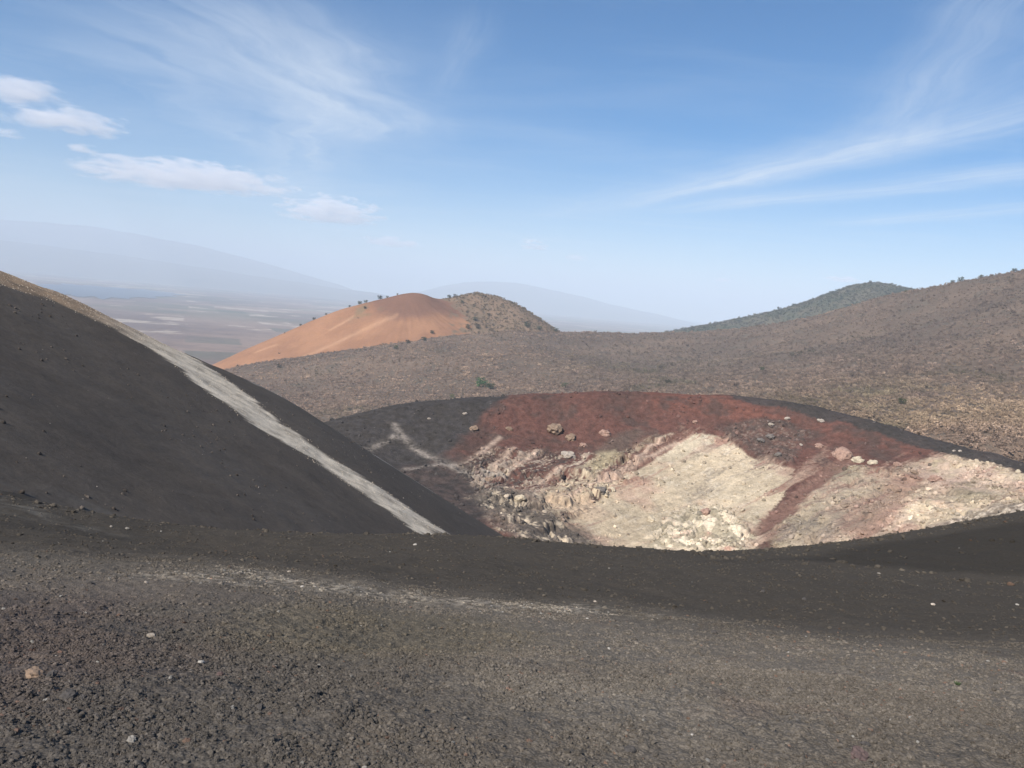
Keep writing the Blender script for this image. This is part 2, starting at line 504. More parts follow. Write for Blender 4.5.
tan = sst(-7, -2, side + 2.5 * n2) * sst(42, 12, np.hypot(X - TAN[2][0] + 8, Y - TAN[2][1] + 6))
col = lerp(col, lerp(c3(.20, .135, .085), c3(.27, .20, .13), sst(-.3, .3, n2)), np.clip(tan, 0, 1))
pale = world_line(hill_h, [(-10, 478), (40, 500), (110, 520)], 10, 120)
col = lerp(col, c3(.16, .15, .135), np.exp(-(segdist(X, Y, pale) / 2.2) ** 2) * 0.7 * np.clip(0.5 + 2 * fl, 0, 1))
M_slope = terrain_mat('black_ash_slope', 2.6, 0.30, 0.20, 0.25, 0.15, 0.1)
hill = grid_obj('hill', X, Y, Z, M_slope, col)
tag(hill, 'smooth black ash slope on the left with a whitish stripe running down it', 'hill', None, 'structure')

# ------------------------------------------------------------------ 3. crater
RIM_PX = [(320, 436, 250), (345, 426, 258), (400, 409, 274), (450, 402, 285), (520, 397, 295), (580, 395, 300), (640, 394, 304), (720, 397, 304), (790, 403, 298), (860, 420, 284),
          (930, 440, 266), (985, 455, 250), (1024, 466, 238), (1100, 480, 222), (1250, 490, 190)]
CC = np.array([45.0, 205.0])
def crater_surface():
    P = []
    for p in RIM_PX:
        q = at(*p); P.append(tuple(q))
        o = (q[:2] - CC) / np.linalg.norm(q[:2] - CC)
        for dd, dz in ((10, 1.2), (35, 14), (90, 48), (170, 95)):
            P.append((q[0] + o[0] * dd, q[1] + o[1] * dd, q[2] - dz))
    pix = [(390, 432, 258), (430, 425, 268), (420, 455, 248), (470, 470, 240), (450, 440, 258), (500, 430, 272), (520, 480, 240), (470, 500, 218), (500, 515, 205),
           (560, 425, 282), (560, 470, 252), (530, 505, 222), (600, 500, 232), (560, 530, 206), (600, 545, 206),
           (640, 415, 292), (640, 460, 262), (650, 500, 236), (660, 540, 212), (720, 420, 290), (720, 460, 262), (730, 500, 236), (740, 548, 206),
           (800, 430, 282), (800, 465, 256), (800, 500, 232), (800, 540, 208), (880, 450, 262), (880, 480, 240), (880, 510, 218), (890, 538, 200),
           (950, 470, 243), (950, 500, 220), (960, 525, 198), (1024, 485, 222), (1024, 518, 192), (1100, 520, 180), (700, 565, 190), (520, 550, 185)]
    P += [tuple(at(*p)) for p in pix]
    P += [(0, 150, -66), (50, 150, -72), (100, 150, -66), (0, 100, -52), (60, 100, -50), (120, 110, -42), (-40, 180, -55), (-90, 220, -62), (0, 60, -32), (60, 60, -28), (110, 70, -24)]
    return RBF(P, 100.0, 3e-4)
CR = crater_surface()
def polar(X, Y):
    dx, dy = X + 90.0, Y - 110.0
    return np.arctan2(dx, dy), np.hypot(dx, dy)
BASEH = lambda X, Y: CR(X, Y)
def wpoly(pts): return [hit(BASEH, px, py, 150, 420)[:2] for px, py in pts]
Z_CREAM = wpoly([(636, 470), (664, 452), (690, 434), (712, 434), (730, 440), (748, 455), (772, 464), (796, 468), (786, 490), (762, 522), (752, 556), (640, 556), (560, 552), (532, 540), (560, 520), (590, 508), (606, 486)])
Z_CREAML = wpoly([(520, 516), (545, 500), (556, 486), (580, 470), (604, 462), (650, 440), (672, 436), (640, 470), (604, 500), (560, 522), (540, 530)])
Z_CREAMR = wpoly([(770, 552), (772, 528), (800, 505), (822, 486), (836, 462), (862, 466), (890, 474), (915, 462), (950, 456), (992, 464), (1040, 480), (1060, 525), (960, 540), (860, 556)])
Z_REDP = wpoly([(836, 530), (850, 505), (880, 482), (930, 470), (925, 488), (904, 512), (886, 534), (860, 545)])
Z_CHUTE = wpoly([(850, 458), (830, 472), (806, 492), (780, 512), (758, 528)])
Z_BLACKL = wpoly([(250, 470), (280, 395), (400, 385), (450, 385), (528, 388), (504, 400), (482, 416), (466, 436), (452, 450), (430, 462), (400, 468), (340, 470)])
Z_BLACKR = wpoly([(690, 390), (800, 396), (880, 420), (1060, 470), (1060, 482), (1024, 474), (980, 464), (930, 452), (880, 434), (838, 425), (806, 417), (780, 408), (730, 401)])
Z_DARK = wpoly([(716, 430), (752, 420), (790, 424), (812, 432), (800, 452), (794, 466), (772, 462), (748, 452)])
Z_BRIGHT = wpoly([(640, 548), (650, 528), (690, 508), (720, 506), (760, 530), (748, 556)])
Z_FLOOR = wpoly([(470, 500), (500, 490), (540, 500), (560, 522), (600, 545), (560, 556), (520, 545), (500, 530)])
Z_WHITEB = wpoly([(840, 548), (920, 530), (1000, 506), (1040, 500), (1050, 530), (940, 545)])
Z_PATH = wpoly([(394, 425), (412, 448), (440, 462), (470, 474), (508, 480)])
Z_PATH2 = wpoly([(370, 450), (398, 436)])
Z_PATH3 = wpoly([(400, 470), (440, 465), (480, 480), (500, 492)])
Z_STRK = [wpoly(l) for l in ([(676, 443), (640, 462), (606, 484)], [(660, 442), (628, 466), (604, 482)], [(600, 482), (565, 503)], [(515, 450), (494, 468)], [(540, 452), (512, 472)], [(500, 438), (478, 456)], [(560, 470), (538, 488)])]
cx = np.linspace(-135, 330, 1500); cy = np.concatenate([np.linspace(48, 165, 120)[:-1], np.linspace(165, 325, 760), np.linspace(325.6, 470, 160)])
X, Y = np.meshgrid(cx, cy)
th, rr = polar(X, Y)
nA = fbm(X * 0.045, Y * 0.045, 4); nB = fbm(X * 0.22 + 5, Y * 0.22, 4); nC = fbm(X * 0.9, Y * 0.9 + 3, 3)
fall = fbm(th * 34, rr * 0.022 + 3 + 0.25 * nB, 5, 0.62); fine = fbm(th * 110, rr * 0.045 + 8 + 0.4 * nC, 4, 0.6)
fall = fall * 0.75 + fine * 0.45        # fall-line fibres
wx, wy = X + 1.6 * nA + 1.6 * nB, Y + 1.6 * fbm(X * 0.06 + 50, Y * 0.06, 4) + 1.6 * nC
sd = lambda poly: polysd(wx, wy, poly)
wcream = sst(-0.6, 0.8, sd(Z_CREAM) + 0.7 * fall + .6 * nC)
wcl = sst(-2.0, 3.0, sd(Z_CREAML) + 5.0 * fall)
wcr = sst(-2.0, 2.5, sd(Z_CREAMR) + 4.0 * fall)
RED, RED2, BLK = c3(.122, .060, .048), c3(.150, .066, .049), c3(.047, .041, .037)
CRM, PNK, WHT, OLV, GRY = c3(.45, .365, .26), c3(.42, .275, .21), c3(.54, .475, .38), c3(.20, .17, .115), c3(.125, .104, .087)
col = lerp(c3(.078, .050, .042), RED, sst(-0.5, 0.2, nA + .3 * fall))
col = lerp(col, c3(.085, .048, .041), 0.6 * sst(0.0, 0.45, nB))
top = wpoly([(600, 392), (720, 396), (900, 436), (960, 460), (880, 452), (800, 430), (700, 420), (640, 412)])
col = lerp(col, RED2, 0.8 * sst(-2, 6, polysd(wx, wy, top)) * sst(-.3, .2, nB + .5 * nA))
col = lerp(col, c3(.07, .05, .043), 0.7 * sst(0.05, .4, fbm(X * .11 + 44, Y * .11, 4)))
pxl, pyl = X, Y
left = wpoly([(330, 440), (445, 448), (470, 470), (500, 500), (505, 520), (460, 540), (330, 480)])
wleft = sst(-4, 4, polysd(wx, wy, left))
col = lerp(col, lerp(c3(.050, .042, .039), c3(.080, .060, .053), sst(-.3, .3, nB)), wleft)
# pale rubble streaks low on the red wall
lowred = wpoly([(455, 468), (490, 448), (545, 452), (600, 456), (606, 486), (560, 520), (520, 520), (480, 495)])
wl = sst(-2, 3, polysd(wx, wy, lowred))
col = lerp(col, c3(.33, .26, .205), 0.9 * wl * sst(0.02, 0.22, fall + 0.35 * nB))
col = lerp(col, BLK * 1.4, 0.7 * wl * sst(0.05, 0.3, -fall + 0.4 * nC))
col = lerp(col, c3(.40, .33, .25), 0.8 * wl * sst(.18, .4, nC + .5 * fine))
cream = lerp(CRM, c3(.40, .335, .245), sst(-.3, .3, nA))
cream = lerp(cream, WHT, 0.35 * sst(0.1, 0.45, nB + fine))
cream = lerp(cream, PNK, 0.65 * sst(0.05, 0.45, fbm(X * 0.06 + 90, Y * 0.06, 3)))
cream = lerp(cream, GRY, 0.60 * sst(0.20, 0.5, fall + 0.3 * nC))
dust_z = wpoly([(700, 440), (735, 444), (800, 470), (780, 492), (735, 490), (690, 500), (680, 480), (715, 462)])
cream = lerp(cream, c3(.17, .145, .12), 0.8 * sst(-5, 5, polysd(wx, wy, dust_z)) * sst(-.05, .25, fall + .2 * nC))
cream = lerp(cream, c3(.30, .24, .18), 0.5 * sst(.25, .5, nC + fine))
col = lerp(col, cream, wcream)
col = lerp(col, lerp(cream, OLV, 0.7 * sst(-0.1, 0.3, nB)), wcl * sst(-0.45, 0.1, fall + nC))
creamr = lerp(lerp(cream, c3(.40, .28, .22), 0.6 * sst(-.2, .3, nA + .4 * fall)), OLV, 0.65 * sst(-0.1, 0.35, fbm(X * 0.05 + 20, Y * 0.05 + 9, 3) + .3 * fine))
creamr = lerp(creamr, c3(.17, .105, .085), 0.75 * sst(0.05, 0.35, fall))
edge_in = polysd(wx, wy, Z_CREAM)
col = lerp(col, c3(.235, .125, .095), 0.75 * wcream * sst(14, 1, edge_in) * sst(.02, .25, fall + .2 * nA))
col = lerp(col, c3(.40, .30, .225), 0.6 * sst(-7, -1, edge_in) * (1 - wcream) * sst(.05, .3, fall + .2 * nB))
col = lerp(col, creamr, wcr)
edge_r = polysd(wx, wy, Z_CREAMR)
col = lerp(col, c3(.225, .115, .088), 0.8 * wcr * sst(16, 1, edge_r) * sst(.0, .25, fall + .3 * nA))
col = lerp(col, c3(.38, .27, .205), 0.7 * sst(-8, -1, edge_r) * (1 - wcr) * sst(.02, .28, fall + .3 * nB))
col = lerp(col, c3(.235, .135, .105), 0.75 * sst(-2, 3, sd(Z_REDP) + 4 * fall))
dch = segdist(wx, wy, Z_CHUTE)
col = lerp(col, lerp(c3(.165, .095, .075), c3(.215, .135, .105), sst(-.2, .3, fall)), 0.92 * sst(4.2, 2.2, dch * 1.25 + 1.8 * fall))
strip = wpoly([(790, 474), (806, 460), (826, 446), (834, 452), (816, 468), (802, 484)])
col = lerp(col, c3(.33, .225, .17), 0.55 * sst(-2.0, 2.4, sd(strip) + 4 * nC + 3 * fall - .8))
band = wpoly([(712, 424), (690, 431), (650, 446), (612, 467), (596, 480), (606, 484), (640, 468), (664, 453), (692, 435)])
col = lerp(col, lerp(c3(.15, .080, .062), c3(.27, .175, .135), sst(0, .3, fine)), 0.9 * sst(-0.8, 0.8, sd(band)))
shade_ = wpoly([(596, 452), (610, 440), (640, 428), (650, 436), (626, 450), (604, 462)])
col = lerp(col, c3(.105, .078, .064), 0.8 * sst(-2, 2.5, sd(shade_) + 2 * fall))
olv_ = wpoly([(584, 470), (598, 454), (616, 450), (622, 456), (610, 468), (596, 476)])
col = lerp(col, c3(.33, .275, .18), 0.8 * sst(-1.5, 2, sd(olv_) + 1.5 * nC))
ledge = wpoly([(538, 502), (560, 494), (590, 500), (612, 512), (596, 520), (560, 514)])
col = lerp(col, lerp(c3(.46, .35, .25), c3(.22, .165, .125), sst(.05, .35, nC + fine)), 0.85 * sst(-2, 2, sd(ledge) + 2 * nB))
dome = wpoly([(536, 522), (560, 516), (592, 528), (600, 548), (560, 548), (540, 538)])
col = lerp(col, lerp(c3(.25, .18, .14), c3(.12, .095, .08), sst(0, .3, nC)), 0.8 * sst(-2, 2.5, sd(dome) + 2 * nB))
br = sst(-3, 5, sd(Z_BRIGHT))
bc = lerp(c3(.60, .51, .39), c3(.48, .27, .21), sst(0.12, 0.4, fbm(X * 0.12 + 70, Y * 0.12, 4)))
bc = lerp(bc, c3(.24, .21, .15), 0.8 * sst(0.12, 0.35, ridged(X * 0.16, Y * 0.16, 3) - 0.25))
col = lerp(col, bc, br * 0.9)
fl_ = sst(-3, 3, sd(Z_FLOOR))
fc = lerp(lerp(c3(.10, .085, .072), c3(.20, .155, .125), sst(-.2, .3, nA + .5 * nC)), c3(.46, .38, .285), sst(-0.02, 0.28, nB + 0.5 * nC - 0.1))
col = lerp(col, fc, 0.9 * fl_)
wd = sst(-1.5, 2, sd(Z_DARK) + 1.2 * nC)
col = lerp(col, lerp(c3(.085, .062, .053), c3(.115, .066, .053), sst(-.2, .3, nB)), 0.9 * wd); col = lerp(col, c3(.19, .145, .12), 0.6 * wd * sst(.12, .35, nC + .5 * nB))
col = lerp(col, lerp(c3(.10, .08, .07), c3(.50, .43, .35), sst(-.05, .25, fall + .4 * nC)), 0.7 * sst(-2, 3, sd(Z_WHITEB) + 3 * fall))
bl = sst(-1.5, 2.0, sd(Z_BLACKL) + 1.5 * fall + 2.0 * fbm(X * .12 + 14, Y * .12, 4))
col = lerp(col, lerp(BLK, c3(.055, .049, .047), sst(-.3, .3, nB)), bl)
brk = sst(-1.0, 1.5, sd(Z_BLACKR) + 3.5 * fbm(X * .09 + 14, Y * .09, 4) + 1.0 * nC)
col = lerp(col, lerp(BLK, c3(.062, .050, .046), sst(-.3, .3, nA)), brk)
for L, w in ((Z_PATH, 1.5), (Z_PATH2, 1.2), (Z_PATH3, 0.9)):
    d = segdist(wx * .4 + X * .6, wy * .4 + Y * .6, L)
    col = lerp(col, c3(.25, .215, .185), np.exp(-(d / w) ** 2) * np.clip(.6 + nC + nB, 0, .9))
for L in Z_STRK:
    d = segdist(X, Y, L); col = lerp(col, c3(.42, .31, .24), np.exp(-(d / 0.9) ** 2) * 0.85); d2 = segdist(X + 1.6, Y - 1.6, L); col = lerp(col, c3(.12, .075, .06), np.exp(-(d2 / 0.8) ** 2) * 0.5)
mott = fbm(X * 0.5 + 9, Y * 0.5, 4)                  # rubble: lighter and darker stones all over the wall
wall = np.clip(wcream + wcr + wcl + br, 0, 1)
big_ = fbm(X * .035 + 21, Y * .035 + 8, 3)
col = col * (1 + (0.50 - 0.25 * wcream) * np.clip(mott, -.6, .6) + 0.30 * np.clip(fine, -.6, .6) * wall + 0.45 * np.clip(big_, -.5, .5) * wall)[..., None]
dull = wpoly([(800, 490), (836, 468), (880, 478), (905, 500), (870, 530), (800, 550), (780, 540)])
col = lerp(col, lerp(c3(.25, .205, .155), c3(.19, .135, .105), sst(-.05, .35, fall)), 0.55 * wcr * sst(-4, 5, sd(dull) + 3 * fall))
low_l = wpoly([(770, 552), (776, 530), (800, 515), (830, 520), (840, 540), (820, 556)])
col = lerp(col, c3(.17, .15, .125), 0.7 * sst(-3, 4, sd(low_l) + 4 * fine) * sst(-.1, .2, fall))
top_pink = wpoly([(905, 466), (950, 458), (1000, 470), (1040, 488), (1000, 496), (940, 490), (910, 480)])
col = lerp(col, c3(.46, .34, .27), 0.6 * sst(-3, 4, sd(top_pink)) * sst(-.35, .1, nB))
col = lerp(col, c3(.10, .080, .064), 0.75 * np.clip(wcr + .8 * br + .8 * wcl, 0, 1) * sst(.30, .48, fbm(X * .33 + 77, Y * .33, 4) + .35 * fine))
pit = sst(.40, .55, fbm(X * .7 + 31, Y * .7, 3) + .3 * fine) * sst(-.2, .3, nB + nA)
col = lerp(col, c3(.13, .105, .085), 0.7 * pit * wall)
cr_l = sst(.80, .97, ridged(X * .085 + 60 + .5 * nC, Y * .085 - .25 * X * .085, 2)) * sst(.0, .3, fbm(X * .05 + 5, Y * .05 + 77, 3))
col = lerp(col, c3(.16, .125, .10), 0.6 * cr_l * wall)
spots = sst(0.42, 0.6, nC) * sst(0.0, 0.3, nB) * (1 - wcream)
col = lerp(col, c3(.30, .26, .23), 0.6 * spots)
# relief: rugged where the pale rock stands out, smooth on ash
rug = np.clip(0.06 * wcream + 1.3 * br + 0.6 * wcr + 0.8 * wcl + 0.6 * wl + 0.8 * fl_ + 0.8 * sst(-1.5, 2, sd(Z_DARK)), 0, 1.2)
sm = 1 - 0.75 * wcream
Z = BASEH(X, Y) + 0.5 * nA + 0.26 * fall * sm + 0.12 * nC * sm
crack = sst(.62, .95, ridged(X * 0.075 + 3, Y * 0.075, 3)) * np.clip(br + wcl + .6 * wcr + .8 * wl + .7 * fl_, 0, 1)
gul = ridged(th * 16 + .5 * nA, rr * .012 + .3 * nB, 3)
Z = Z - 1.7 * crack + 0.75 * gul * sst(60, 110, rr) * (1 - .5 * sst(-1.5, 2.0, sd(Z_BLACKL)))
Z = Z + rug * (1.25 * ridged(X * 0.11, Y * 0.11, 4) + 0.5 * ridged(X * 0.45, Y * 0.45, 3))
led = np.clip(wcl + .7 * wl + .5 * fl_ + .35 * wcr, 0, 1)
st_ = (Z + 2.0 * nA + 1.2 * nB) / 3.2; fr = st_ - np.floor(st_)
Z = Z + led * 3.2 * (sst(.35, .75, fr) - fr) * .75
Z = Z - 1.0 * np.exp(-(dch / 3.5) ** 2)
edge = sst(-2, 1, sd(Z_CREAM)); Z = Z - 0.7 * edge
M_cr = terrain_mat('crater_rock', 1.9, 0.35, 0.30, 0.5, 0.4, 0.1)
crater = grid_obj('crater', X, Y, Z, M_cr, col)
tag(crater, 'open volcanic crater with a red upper wall and pale cream lower wall', 'crater', None, 'structure')
_cx, _cy, _cz = cx, cy, Z
def crater_h(x, y):
    x = np.asarray(x); y = np.asarray(y)
    i = np.clip(np.searchsorted(_cx, x), 1, len(_cx) - 1); j = np.clip(np.searchsorted(_cy, y), 1, len(_cy) - 1)
    return _cz[j, i]
_ccol, _crug = col, np.clip(br + .9 * wcl + .7 * wcr + .8 * wl + .5 * fl_ + .5 * wd + .08 + .12 * wcream, 0, 1)
def crater_at(a, x, y):
    i = np.clip(np.searchsorted(_cx, x), 1, len(_cx) - 1); j = np.clip(np.searchsorted(_cy, y), 1, len(_cy) - 1)
    return a[j, i]

# ------------------------------------------------------------------ 4. scrub country, orange cone, far hill
TERR_RIDGE = [(560, 333.5, 2050), (620, 332.5, 2050), (690, 331.5, 2050), (730, 330, 1880), (780, 321, 1720), (840, 309, 1570), (900, 292, 1450), (950, 282.5, 1350), (985, 275.5, 1300), (1024, 268.5, 1250), (1150, 235, 1150)]
def terr(ridge):
    pix = [tuple(p) for p in ridge] + [(215, 374, 1360), (250, 367.5, 1370), (290, 362, 1390), (350, 351.5, 1400), (410, 342, 1430), (465, 334.5, 1470), (340, 426, 880), (270, 410, 950), (400, 412, 900), (450, 402, 950), (560, 384, 1050), (350, 385, 1130), (480, 360, 1200),
           (500, 338, 1900), (640, 360, 1350), (640, 388, 950), (720, 392, 850), (720, 355, 1350), (800, 400, 690), (900, 428, 560), (1024, 458, 450),
           (1024, 400, 640), (1024, 340, 880), (820, 350, 1150), (920, 350, 950), (920, 325, 1150), (1150, 400, 560)]
    P = [tuple(at(*p)) for p in pix]
    for p in list(ridge) + [(500, 338, 1900)]:
            q = at(*p)
            f = 0.32 if p[0] > 700 else 0.16
            P.append((q[0] * 1.12, q[1] + 250, q[2] - 250 * f)); P.append((q[0] * 1.3, q[1] + 700, q[2] - 700 * f))
    P += [(-520, 900, -185), (-600, 1200, -220), (-800, 1700, -290), (-500, 2100, -280), (-300, 700, -170), (-150, 480, -150), (100, 470, -125), (300, 430, -85), (0, 380, -115), (-1500, 1500, -330), (-1200, 900, -300), (0, 3000, -310), (-700, 3000, -330)]
    return RBF(P, 800.0, 1e-5)
def terr_full(TR, X, Y):
    r = np.hypot(X, Y)
    return TR(X, Y) + (9 * fbm(X * .004, Y * .004, 3) + 3 * fbm(X * .02, Y * .02, 3)) * sst(350, 900, r)
TR = fit_skyline(terr, lambda S_: (lambda x, y: terr_full(S_, x, y) + 1.8), TERR_RIDGE, 400, 2600)
def terr_h(X, Y): return terr_full(TR, X, Y)
a_ = np.radians(np.linspace(-44, 48, 900)); r_ = np.geomspace(345, 3900, 560)
A_, R_ = np.meshgrid(a_, r_); X, Y = R_ * np.sin(A_), R_ * np.cos(A_)
Z = terr_h(X, Y)
v1 = fbm(X * .006, Y * .006, 4); v2 = fbm(X * .03, Y * .03, 4); v3 = fbm(X * .15, Y * .15, 3)
col = lerp(c3(.120, .088, .067), c3(.160, .115, .085), sst(-.3, .3, v1 + .5 * v2))
col = lerp(col, c3(.105, .085, .066), sst(0.0, .4, v2 + .5 * v3))
M_terr = terrain_mat('dry_soil', 0.35, 0.05, 0.30, 0.6, 1.5, 0.05)
terrain = grid_obj('terrain', X, Y, Z, M_terr, col)
tag(terrain, 'dry brown scrub country rolling up to the hill on the right', 'terrain', None, 'structure')

CONE_SKY = [(150, 392, 1490), (215, 363.5, 1510), (240, 352, 1520), (270, 339, 1540), (300, 326, 1560), (335, 311.5, 1580), (365, 303, 1590), (390, 297, 1600), (410, 293, 1605), (425, 294.5, 1610), (440, 299, 1625), (452, 297.5, 1660),
            (468, 294.5, 1690), (482, 293.5, 1700), (500, 297.5, 1700), (520, 306, 1700), (540, 319, 1700), (558, 330.5, 1700), (585, 345, 1700)]
def cone(sky):
    P = []
    for p in sky:
        q = at(*p); P.append(tuple(q)); P.append((q[0] * 1.04, q[1] + 60, q[2] - 8))
        P.append((q[0] * 1.12, q[1] + 200, q[2] - 90)); P.append((q[0] * 1.3, q[1] + 420, q[2] - 230))
    base = [(222, 373, 1430), (290, 363, 1410), (350, 351, 1430), (410, 341, 1455), (470, 338, 1500), (530, 336, 1560), (160, 400, 1400)]
    P += [tuple(at(*p)) for p in base]
    P += [tuple(at(*p)) for p in [(350, 330, 1510), (410, 318, 1530), (300, 345, 1490), (460, 318, 1580), (490, 316, 1620)]]
    for p in base:
        q = at(*p); P.append((q[0] * .9, q[1] - 130, q[2] - 60)); P.append((q[0] * .8, q[1] - 300, q[2] - 160))
    return RBF(P, 400.0, 1e-5)
_top = at(408, 293, 1605)
def cone_full(CN, X, Y):
    a = np.arctan2(X - _top[0], Y - _top[1]); q = np.hypot(X - _top[0], Y - _top[1])
    return CN(X, Y) + 1.7 * fbm(a * 7, q * .004 + 3, 4) * sst(15, 120, q) - 0.7 * np.abs(perlin(a * 11 + 5, q * .006)) * sst(20, 150, q) + 1.6 * fbm(X * .012, Y * .012, 3) + 0.5 * fbm(X * .06, Y * .06, 3)
CN = fit_skyline(cone, lambda S_: (lambda x, y: cone_full(S_, x, y)), CONE_SKY, 1300, 1950)
def cone_h(X, Y): return cone_full(CN, X, Y)
X, Y = np.meshgrid(np.linspace(-800, 260, 700), np.linspace(1120, 2150, 620))
Z = cone_h(X, Y)
W2 = lambda pts: [hit(CN, px, py, 1150, 2000)[:2] for px, py in pts]
v1 = fbm(X * .012, Y * .012, 4); v2 = fbm(X * .05, Y * .05, 4); v3 = fbm(X * .2, Y * .2, 2)
wX, wY = X + 10 * v2, Y + 10 * v2
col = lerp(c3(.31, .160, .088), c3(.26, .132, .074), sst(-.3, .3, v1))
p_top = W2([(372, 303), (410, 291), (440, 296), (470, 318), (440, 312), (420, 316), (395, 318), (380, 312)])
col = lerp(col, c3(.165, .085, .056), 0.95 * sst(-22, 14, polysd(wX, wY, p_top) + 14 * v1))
p_right = W2([(440, 296), (450, 300), (466, 314), (472, 328), (460, 340), (600, 352), (600, 330), (520, 300), (482, 290), (455, 292)])
p_right = p_right + []
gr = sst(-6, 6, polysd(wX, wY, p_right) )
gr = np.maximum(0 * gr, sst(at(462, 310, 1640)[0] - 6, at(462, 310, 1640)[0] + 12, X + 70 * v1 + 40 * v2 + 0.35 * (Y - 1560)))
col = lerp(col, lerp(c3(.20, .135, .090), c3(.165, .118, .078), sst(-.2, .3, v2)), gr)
for L, w in ((W2([(395, 316), (350, 336), (300, 358)]), 5), (W2([(352, 318), (330, 330)]), 3.0), (W2([(275, 345), (258, 351)]), 4)):
    col = lerp(col, c3(.55, .33, .20), np.exp(-(segdist(wX, wY, L) / (1.3 * w)) ** 2) * 0.30)
oliv = sst(0.15, 0.5, v1 + .5 * v2) * sst(30, -10, segdist(X, Y, W2([(330, 318), (372, 306)])) - 20)
col = lerp(col, c3(.17, .14, .08), 0.6 * oliv)
M_cone = terrain_mat('orange_cinder', 0.3, 0.04, 0.14, 0.5, 1.0, 0.05)
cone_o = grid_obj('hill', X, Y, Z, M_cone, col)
tag(cone_o, 'twin-topped cinder cone, orange on its left flank and brown on its right', 'hill', None, 'structure')

FAR_SKY = [(640, 338, 2900), (690, 327, 2950), (740, 317.5, 2950), (790, 306, 2900), (825, 294.5, 2850), (850, 285.5, 2850), (868, 282.5, 2850), (888, 284, 2850), (905, 287, 2850), (925, 290.5, 2850), (960, 290, 2800), (1040, 280, 2800)]
def farh(sky):
    P = []
    for p in sky:
        q = at(*p); P += [tuple(q), (q[0] * 1.05, q[1] + 150, q[2] - 25), (q[0] * 1.15, q[1] + 500, q[2] - 200), (q[0] * 1.3, q[1] + 900, q[2] - 400)]
        P += [(q[0] * .92, q[1] - 250, q[2] - 75), (q[0] * .8, q[1] - 650, min(q[2] - 190, -60))]
    return RBF(P, 800.0, 1e-4)
def far_full(FH, X, Y): return FH(X, Y) + 6 * fbm(X * .008, Y * .008, 4) + 2.5 * fbm(X * .04, Y * .04, 3)
FH = fit_skyline(farh, lambda S_: (lambda x, y: far_full(S_, x, y) + 2), FAR_SKY, 2300, 3400)
def far_h(X, Y): return far_full(FH, X, Y)
X, Y = np.meshgrid(np.linspace(300, 2300, 520), np.linspace(2150, 3800, 430))
Z = far_h(X, Y)
v1 = fbm(X * .01, Y * .01, 4)
col = lerp(c3(.060, .062, .036), c3(.105, .090, .058), sst(-.3, .3, v1))
far_o = grid_obj('hill', X, Y, Z, M_terr, col)
tag(far_o, 'farther green-grey hazy hill behind the brown hill on the right', 'hill', None, 'structure')

# ------------------------------------------------------------------ 5. plain, dark blue patch, mountains
pa = np.radians(np.linspace(-60, 60, 900)); pr = np.geomspace(1300, 46000, 900)
A_, R_ = np.meshgrid(pa, pr); X, Y = R_ * np.sin(A_), R_ * np.cos(A_)
Z = -300 + 0 * X + 4 * fbm(X * .001, Y * .001, 3)
f1 = fbm(X * .0007, Y * .0007, 5); f2 = fbm(X * .003, Y * .0030, 4)
def cells(X, Y, s):
    gx = np.floor(X / s + 0.35 * fbm(X * .0004, Y * .0004, 2)); gy = np.floor(Y / (s * 1.6))
    return ((np.sin(gx * 127.1 + gy * 311.7) * 43758.5453) % 1.0)
cl = cells(X * .92 + Y * .38, Y * .92 - X * .38, 230.0)
col = lerp(c3(.140, .095, .078), c3(.225, .155, .120), sst(-.25, .25, f1 + .4 * f2))
col = lerp(col, c3(.085, .10, .055), 0.75 * sst(0.0, .3, fbm(X * .0006 + 30, Y * .0006, 4)) * sst(4500, 8000, R_))
col = lerp(col, c3(.40, .33, .26), 0.85 * (cl > 0.72) * sst(.0, .25, f2 + .5 * f1 + .3 * fbm(X * .01, Y * .01, 3)) * sst(3300, 4200, R_))
col = lerp(col, c3(.06, .075, .05), 0.6 * (cl < 0.16) * sst(-.2, .2, f1))
M_plain = terrain_mat('plain_soil', 0.02, 0.003, 0.25, 0.0, 1.0, 0.02)
plain = grid_obj('plain', X, Y, Z, M_plain, col)
tag(plain, 'wide hazy farmland plain reaching to the far mountains', 'plain', None, 'structure')

n = NT('dark_blue'); M_blue_patch = n.surf((.012, .022, .045, 1), 0.35, None, 0.3)
def flat_at(px, py, z=-296):
    d = ray(px, py); return d * (z / d[2])
lk = [flat_at(*p, -293) for p in [(36, 284), (70, 284), (110, 287), (150, 290), (182, 294), (170, 296.5), (130, 298), (100, 298), (62, 294), (40, 290)]]
lk = np.array(lk); ctr = lk.mean(0)
dense = []
for i in range(len(lk)):
    for t in np.linspace(0, 1, 8, endpoint=False):
        p = lk[i] * (1 - t) + lk[(i + 1) % len(lk)] * t
        k = 1 + 0.10 * math.sin(3.1 * i + 9 * t) + 0.05 * math.sin(17 * t + i)
        dense.append(ctr + (p - ctr) * k)
blue_patch = mesh_obj('blue_patch', dense, [tuple(range(len(dense)))], M_blue_patch)  # flat dark blue patch lying just above the plain
tag(blue_patch, 'dark blue patch far out on the hazy plain', 'blue_patch', None, 'structure')

